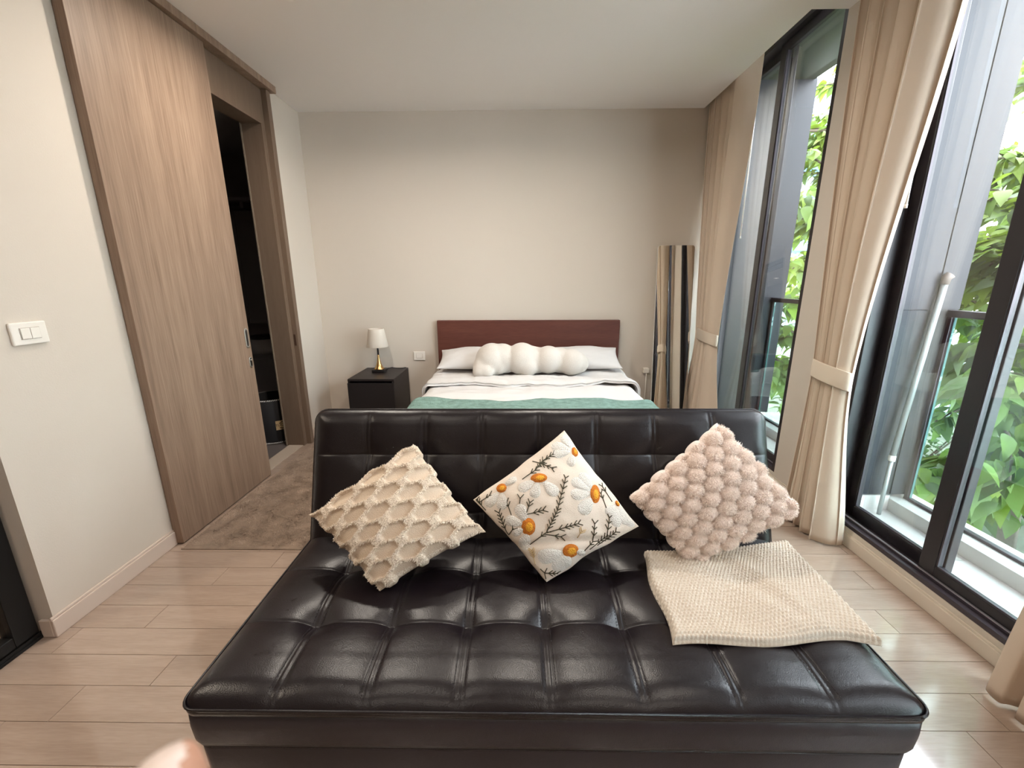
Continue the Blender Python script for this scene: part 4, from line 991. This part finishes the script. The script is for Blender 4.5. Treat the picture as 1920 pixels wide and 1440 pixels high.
for ya, yb in ((-0.55, 2.205), (2.52, 3.745)):
    box('handrail', (2.222, ya, 1.155), (2.268, yb, 1.19), GREYM, bs, bev=0.003)
    box('base_channel', (2.232, ya, 0.1135), (2.262, yb, 0.128), GREYM, bs, bev=0.002)
    box('glass_pane', (2.240, ya + 0.03, 0.122), (2.252, yb - 0.03, 1.156), GLASSB, bs); box('glass_edge', (2.2405, yb - 0.0295, 0.129), (2.2515, yb - 0.027, 1.154), GLASSE, bs)
    box('post', (2.232, yb - 0.022, 0.1285), (2.262, yb - 0.001, 1.1545), GREYM, bs, bev=0.002)
dv = empty('overflow_grille', (1.96, 2.203, 0.07), 'small white overflow grille low on the balcony side wall', 'grille')
box('grille_frame', (1.90, 2.196, 0.05), (2.005, 2.2028, 0.122), WHITEP, dv, bev=0.002)
for k in range(6): box('slot', (1.915 + k * 0.0135, 2.1952, 0.062), (1.9205 + k * 0.0135, 2.1962, 0.110), BLACKP, dv)
pl = empty('telescopic_pole', (2.06, 2.17, 0.0405), 'silver telescopic mop pole leaning on the balcony side wall', 'pole')
pa, pb, pc = Vector((2.062, 2.150, 0.0425)), Vector((2.078, 2.165, 0.385)), Vector((2.158, 2.186, 1.33))
tube('pole_tube', [pa, pb], 0.0105, POLEM, pl, n=12); tube('collar', [pb - (pb - pa).normalized() * 0.02, pb + (pb - pa).normalized() * 0.012], 0.0165, WHITEP, pl, n=14); tube('pole_tube', [pb, pc], 0.0145, POLEM, pl, n=12)
dd = (pc - pb).normalized(); tube('cap', [pc - dd * 0.012, pc + dd * 0.02, pc + dd * 0.03 + Vector((0.012, -0.004, 0.006))], [0.017, 0.019, 0.021], POLEC, pl, n=14)
lf = empty('fallen_pole_foot', (0, 0, 0), None, None); bpy.data.objects.remove(lf)

# ------------------------------------------------------------------ outside: ground, trees, buildings
nu = 46
X, Y = np.meshgrid(np.linspace(2.45, 16, nu), np.linspace(-3, 20, nu), indexing='ij')
Z = -0.75 + 0.10 * (X - 2.45) * 0.5 + 0.10 * smooth_noise(X * 0.1, Y * 0.1, 41, 3, 2)
V = np.concatenate([np.stack([X, Y, Z], 2).reshape(-1, 3), np.stack([X, Y, np.full_like(X, -1.6)], 2).reshape(-1, 3)])
F = grid_faces(nu, nu).tolist() + grid_faces(nu, nu, nu * nu, True).tolist() + [f[::-1] for f in rim(nu, nu, nu * nu)]
struct(pyd('ground', V, F, SOILM, None))
def ground_z(x, y): return -0.75 + 0.05 * (x - 2.45)
LEAF2 = {}
def leaf_vf(L, W, fold=0.25, droop=0.25):
    """ovate leaf along +x with a folded midrib, 5 stations"""
    st_ = [0, .15, .35, .6, .82, 1.0]; wd = [0.03, .72, 1.0, .80, .40, 0.0]; V = []; F = []
    for t, w in zip(st_, wd):
        z = -droop * L * t * t
        V += [(L * t, W * w, z + fold * W * w), (L * t, 0, z), (L * t, -W * w, z + fold * W * w)]
    for i in range(5):
        a = i * 3; F += [(a, a + 3, a + 4, a + 1), (a + 1, a + 4, a + 5, a + 2)]
    return np.array(V), F
LMESH = []
for k, (L, W) in enumerate(((0.18, 0.047), (0.15, 0.043), (0.20, 0.052), (0.12, 0.034))):
    v_, f_ = leaf_vf(L, W, 0.2, 0.35 + 0.1 * k); 
    for mi_, m_ in enumerate(LEAFM):
        me = bpy.data.meshes.new('leaf_mesh'); me.from_pydata(v_.tolist(), [], f_); me.materials.append(m_); me.polygons.foreach_set('use_smooth', [True] * len(f_)); LMESH.append((me, v_, f_, mi_))
def orient(d, roll):
    d = Vector(d).normalized(); up = Vector((0, 0, 1)); s = up.cross(d)
    if s.length < 1e-3: s = Vector((0, 1, 0))
    s.normalize(); u = d.cross(s); m3 = Matrix((d, s, u)).transposed()
    return m3.to_4x4() @ Matrix.Rotation(roll, 4, 'X')
def make_tree(x, y, hgt, nb, reach, label, nleaf_obj, nleaf_bulk, seed, lean=(0, 0), toward=(-1, -0.3), zlo=0.2):
    R_ = random.Random(seed); z0 = ground_z(x, y) - 0.05
    t = empty('tree', (x, y, z0), label, 'tree', 'trees outside the windows')
    tp = [(x + lean[0] * q + 0.05 * math.sin(q * 6 + seed), y + lean[1] * q + 0.04 * math.cos(q * 5 + seed), z0 + hgt * q) for q in np.linspace(0, 1, 9)]
    tube('trunk', tp, [0.075 * (1 - 0.75 * q) for q in np.linspace(0, 1, 9)], BARK, t, n=8)
    tips = []
    for b in range(nb):
        q = R_.uniform(zlo, 0.98); base = Vector(tp[min(8, int(q * 8.99))]); a = R_.uniform(0, 2 * PI)
        d = Vector((math.cos(a) + toward[0] * 0.7, math.sin(a) + toward[1] * 0.7, R_.uniform(-0.1, 0.7))).normalized(); L = reach * R_.uniform(0.5, 1.1)
        pts = []; p = base.copy()
        for k in range(7):
            pts.append(p.copy()); p = p + d * L / 6; d = (d + Vector((R_.uniform(-.25, .25), R_.uniform(-.25, .25), R_.uniform(-.22, .12)))).normalized()
        tube('branch', pts, [0.016 * (1 - 0.8 * k / 6) + 0.003 for k in range(7)], BARK, t, n=5)
        tips.append(pts)
    tot = nleaf_obj + nleaf_bulk; BV = [[], [], []]; BF = [[], [], []]; specs = []
    for k in range(tot):
        pts = R_.choice(tips); q = R_.uniform(0.15, 1.0) * 5.99; i = int(q); p = pts[i].lerp(pts[i + 1], q - i)
        bd = (pts[i + 1] - pts[i]).normalized(); side = bd.cross(Vector((0, 0, 1))) * R_.choice((-1, 1))
        p = p + Vector((R_.gauss(0, .05), R_.gauss(0, .05), R_.gauss(0, .05)))
        d = bd * 0.6 + side * R_.uniform(0.4, 1.0) + Vector((R_.uniform(-.4, .4), R_.uniform(-.4, .4), R_.uniform(-0.75, 0.15)))
        mx = Matrix.Translation(p) @ orient(d, R_.uniform(-0.6, 0.6)) @ Matrix.Scale(R_.uniform(0.7, 1.25), 4)
        w = R_.random(); hi = (p.z > 0.9); mi_ = 0 if w < (0.55 if hi else 0.25) else (1 if w < 0.85 else 2)
        specs.append((p, mx, mi_))
    # nearest to the windows become separate leaves
    specs.sort(key=lambda s: (s[0] - Vector((1.9, 1.8, 1.2))).length)
    for k, (p, mx, mi_) in enumerate(specs):
        me, v_, f_, _ = LMESH[(k % 4) * 3 + mi_]
        if k < nleaf_obj:
            o = bpy.data.objects.new('leaf', me); COL.objects.link(o); o.parent = t; o.matrix_local = Matrix.Translation(-Vector(t.location)) @ mx
        else:
            A4 = np.array(mx); vv = v_ @ A4[:3, :3].T + A4[:3, 3]; off = sum(len(q) for q in BV[mi_]); BV[mi_].append(vv); BF[mi_] += [tuple(i + off for i in f) for f in f_]
    for mi_ in range(3):
        if BV[mi_]: tag(pyd('foliage', np.concatenate(BV[mi_]), BF[mi_], LEAFM[mi_], t), kind='stuff')
    return t
make_tree(3.55, 2.75, 3.3, 28, 1.25, 'leafy tree with large bright leaves just outside the near window', 230, 1500, 3, (0.1, 0.1))
make_tree(3.75, 5.2, 3.6, 32, 1.2, 'leafy tree with a slender trunk seen through the far window', 230, 1900, 8, (-0.1, -0.2))
make_tree(4.9, 3.9, 3.8, 30, 1.6, 'taller tree filling the gap behind the two window trees', 120, 2600, 15)
make_tree(4.4, 1.2, 3.2, 24, 1.4, 'broad leafy tree at the edge of the near window view', 60, 1800, 21, toward=(-.6, .3))
make_tree(6.0, 7.2, 5.0, 34, 2.0, 'large distant tree in the garden behind the slender tree', 40, 3200, 33)
def bush(x, y, r, h, n, seed, label):
    R_ = random.Random(seed); z0 = ground_z(x, y); b = empty('bush', (x, y, z0), label, 'bush', 'low bushes in the garden')
    BV = []; BF = []; S = [];  SF = []
    for k in range(9):
        a = R_.uniform(0, 2 * PI); v_, f_ = tube_vf([(x, y, z0 - .03), (x + r * .5 * math.cos(a), y + r * .5 * math.sin(a), z0 + h * .6), (x + r * .8 * math.cos(a), y + r * .8 * math.sin(a), z0 + h * .95)], [0.012, 0.008, 0.003], 5, True, len(S)); S += v_; SF += f_
    pyd('stems', S, SF, BARK, b)
    off = 0
    for k in range(n):
        a = R_.uniform(0, 2 * PI); rr = r * math.sqrt(R_.random()); zz = h * R_.uniform(0.1, 1.0) * math.sqrt(max(0.05, 1 - (rr / r) ** 2))
        me, v_, f_, _ = LMESH[9]
        mx = Matrix.Translation((x + rr * math.cos(a), y + rr * math.sin(a), z0 + zz)) @ orient((math.cos(a) + R_.uniform(-.6, .6), math.sin(a) + R_.uniform(-.6, .6), R_.uniform(-.5, .6)), R_.uniform(-1, 1)) @ Matrix.Scale(R_.uniform(0.35, 0.7), 4)
        A4 = np.array(mx); BV.append(v_ @ A4[:3, :3].T + A4[:3, 3]); BF += [tuple(i + off for i in f) for f in f_]; off += len(v_)
    tag(pyd('foliage', np.concatenate(BV), BF, BUSHM, b), kind='stuff')
    return b
blabs = ['low bush just below the balcony kerb by the near window', 'wide low bush in the garden below the balustrade', 'small rounded bush further along the garden', 'dense bush under the slender tree', 'bush at the far side of the garden', 'straggly bush beside the tall tree trunk', 'low bush near the white fence', 'bush beneath the broad leafy tree']
for k, (x, y, r, h) in enumerate(((3.0, 2.05, 0.42, 0.45), (3.95, 1.95, 0.45, 0.5), (4.25, 3.05, 0.5, 0.5), (3.1, 3.75, 0.45, 0.55), (5.7, 4.3, 0.62, 0.8), (5.0, 2.2, 0.5, 0.55), (4.35, 4.25, 0.5, 0.5), (3.3, 1.1, 0.45, 0.4))): bush(x, y, r, h, 420, 50 + k, blabs[k])
# white clad building behind the trees
hb = empty('white_building', (9.5, 15.0, -0.6), 'white building with vertical siding far behind the trees', 'building')
box('wall', (5.5, 15.0, -0.6), (13.5, 18.0, 7.0), SIDING, hb)
for k in range(40): box('siding_rib', (5.52 + k * 0.2, 14.955, -0.6), (5.60 + k * 0.2, 14.9995, 7.0), SIDING, hb)
for k in range(3):
    w_ = box('window', (6.6 + k * 2.3, 14.93, 2.2), (7.8 + k * 2.3, 14.954, 4.0), BLUEP, hb); box('pane', (6.68 + k * 2.3, 14.915, 2.28), (7.72 + k * 2.3, 14.929, 3.92), mat('far_glass_%d' % k, (0.10, 0.22, 0.32), 0.15), w_)
box('blue_panel', (7.9, 14.93, 4.6), (10.4, 14.954, 5.8), BLUEP, hb); box('roof', (5.3, 14.6, 7.0), (13.7, 18.2, 7.25), SIDING, hb)
cfn = empty('corrugated_fence', (5.3, 5.5, -0.62), 'low white corrugated fence panel among the garden bushes', 'fence')
for k in range(14): box('slat', (4.75 + k * 0.11, 5.45, -0.62), (4.84 + k * 0.11, 5.48, 0.35), SIDING, cfn)
box('rail', (4.75, 5.4805, 0.1), (6.28, 5.51, 0.16), SIDING, cfn)

# ------------------------------------------------------------------ ceiling lamps: the one above the rug, then added fill lamps
def downlight(x, y, power, label, grp=None, r=0.045, zc=ZC):
    d = empty('downlight', (x, y, zc - 0.012), label, 'ceiling lamp', 'recessed ceiling downlights')
    lathe('trim_ring', [(r + 0.012, zc - 0.0003), (r + 0.012, zc - 0.005), (r + 0.002, zc - 0.010), (r, zc - 0.006)], (x, y), WHITEP, d, cap=False); lathe('lens', [(r, zc - 0.004), (r, zc - 0.003)], (x, y), DISC, d)
    ld = bpy.data.lights.new('downlight_glow', 'AREA'); ld.shape = 'DISK'; ld.size = 2 * r; ld.energy = power; ld.color = (1.0, 0.91, 0.80); ld.spread = math.radians(165)
    lo = bpy.data.objects.new('downlight_glow', ld); COL.objects.link(lo); lo.location = (0, 0, -0.004); lo.parent = d
    return d
downlight(-1.11, 2.385, 13, 'recessed ceiling downlight above the rug by the sliding door')
downlight(0.25, 2.33, 13, 'unseen fill downlight added above the back of the sofa')  # lamp added to lift the bed and back wall
downlight(-0.75, 0.45, 3, 'unseen fill downlight added over the floor left of the sofa')  # added fill for the near left side
downlight(0.75, 0.35, 4, 'unseen fill downlight added above the window side of the sofa')  # added fill over the window end of the seat
downlight(-0.95, -1.2, 5, 'unseen fill downlight added behind the camera on the kitchen side')  # added fill from behind the camera
downlight(0.75, -1.2, 6, 'unseen fill downlight added behind the camera on the window side')  # second added fill lamp behind the camera
downlight(-2.6, 0.4, 26, 'unseen fill downlight added in the kitchen behind the black glass door')  # added to brighten the floor seen through the glass door

# ------------------------------------------------------------------ the photographer's hand, one fingertip just inside the frame
hand = empty('hand', (-0.045, 0.035, 1.15), 'out-of-focus fingertip of a hand poking in at the bottom edge, left of the sofa', 'hand')
nodes = [((-0.035, -0.16, 0.98), 0.027, -1), ((-0.040, -0.06, 1.07), 0.024, 0), ((-0.044, 0.005, 1.125), 0.024, 1), ((-0.046, 0.026, 1.165), 0.022, 2)]
fing = [[(-0.050, 0.036, 1.192), (-0.0575, 0.050, 1.2215), (-0.0640, 0.0590, 1.2415), (-0.0685, 0.0640, 1.2530), (-0.0700, 0.0655, 1.2570)],
        [(-0.036, 0.036, 1.190), (-0.032, 0.056, 1.198), (-0.034, 0.064, 1.180), (-0.038, 0.058, 1.165)],
        [(-0.020, 0.032, 1.182), (-0.014, 0.050, 1.188), (-0.016, 0.058, 1.170), (-0.021, 0.052, 1.156)],
        [(-0.006, 0.024, 1.170), (0.001, 0.038, 1.174), (0.000, 0.045, 1.159), (-0.006, 0.041, 1.148)],
        [(-0.066, 0.016, 1.140), (-0.078, 0.030, 1.158), (-0.082, 0.042, 1.176), (-0.080, 0.050, 1.190)]]
nodes = [((p[0] - 0.006, p[1], p[2] - 0.0036), r, q) for p, r, q in nodes]; fing = [[(p[0] - 0.006, p[1], p[2] - 0.0036) for p in f] for f in fing]
hV = [n[0] for n in nodes]; hR = [n[1] for n in nodes]; hE = [(i, n[2]) for i, n in enumerate(nodes) if n[2] >= 0]
hV += [(-0.032, 0.020, 1.147), (-0.020, 0.014, 1.139)]; hR += [0.020, 0.017]; hE += [(2, 4), (2, 5)]
for fi, f in enumerate(fing):
    prev_ = (3, 3, 4, 5, 2)[fi]
    for k, p in enumerate(f):
        hV.append(p); hR.append((0.0098, 0.0088, 0.0082, 0.0074, 0.0055)[k] * (1.0, 1.0, 0.98, 0.86, 1.12)[fi]); hE.append((len(hV) - 1, prev_)); prev_ = len(hV) - 1
me = bpy.data.meshes.new('hand_body'); me.from_pydata(hV, hE, [])
ho = bpy.data.objects.new('hand_tmp', me); COL.objects.link(ho)
sm = ho.modifiers.new('s', 'SKIN'); sm.use_smooth_shade = True; ho.modifiers.new('d', 'SUBSURF').levels = 2
for i, d_ in enumerate(me.skin_vertices[0].data): d_.radius = (hR[i], hR[i]); d_.use_root = (i == 0)
dg = bpy.context.evaluated_depsgraph_get(); me2 = bpy.data.meshes.new_from_object(ho.evaluated_get(dg)); bpy.data.objects.remove(ho)
me2.materials.clear()
link_mesh('hand_skin', me2, SKIN, hand, smooth=True)
hs = [o for o in hand.children if o.name.startswith('hand_skin')][0]; hs.data.materials.append(NAIL)
tip = Vector((-0.0745, 0.0668, 1.2495)) - Vector(hand.location); nn_ = Vector((-0.35, -0.55, 0.62)).normalized()
for p in hs.data.polygons:
    if (Vector(p.center) - tip).length < 0.0095 and p.normal.dot(nn_) > 0.25: p.material_index = 1
lathe('sleeve', [(0.034, 0), (0.036, 0.02), (0.040, 0.10), (0.038, 0.10), (0.033, 0.02)], (0, 0), SLEEVE, hand, cap=False)
sl = [o for o in hand.children if o.name.startswith('sleeve')][0]
sl.location = Vector((-0.0365, -0.125, 1.01)) - Vector(hand.location); dv_ = Vector((0.005, -0.10, -0.09)); sl.rotation_euler = dv_.to_track_quat('Z', 'Y').to_euler()
sl.data.transform(Matrix.Translation(Vector(hand.location)))
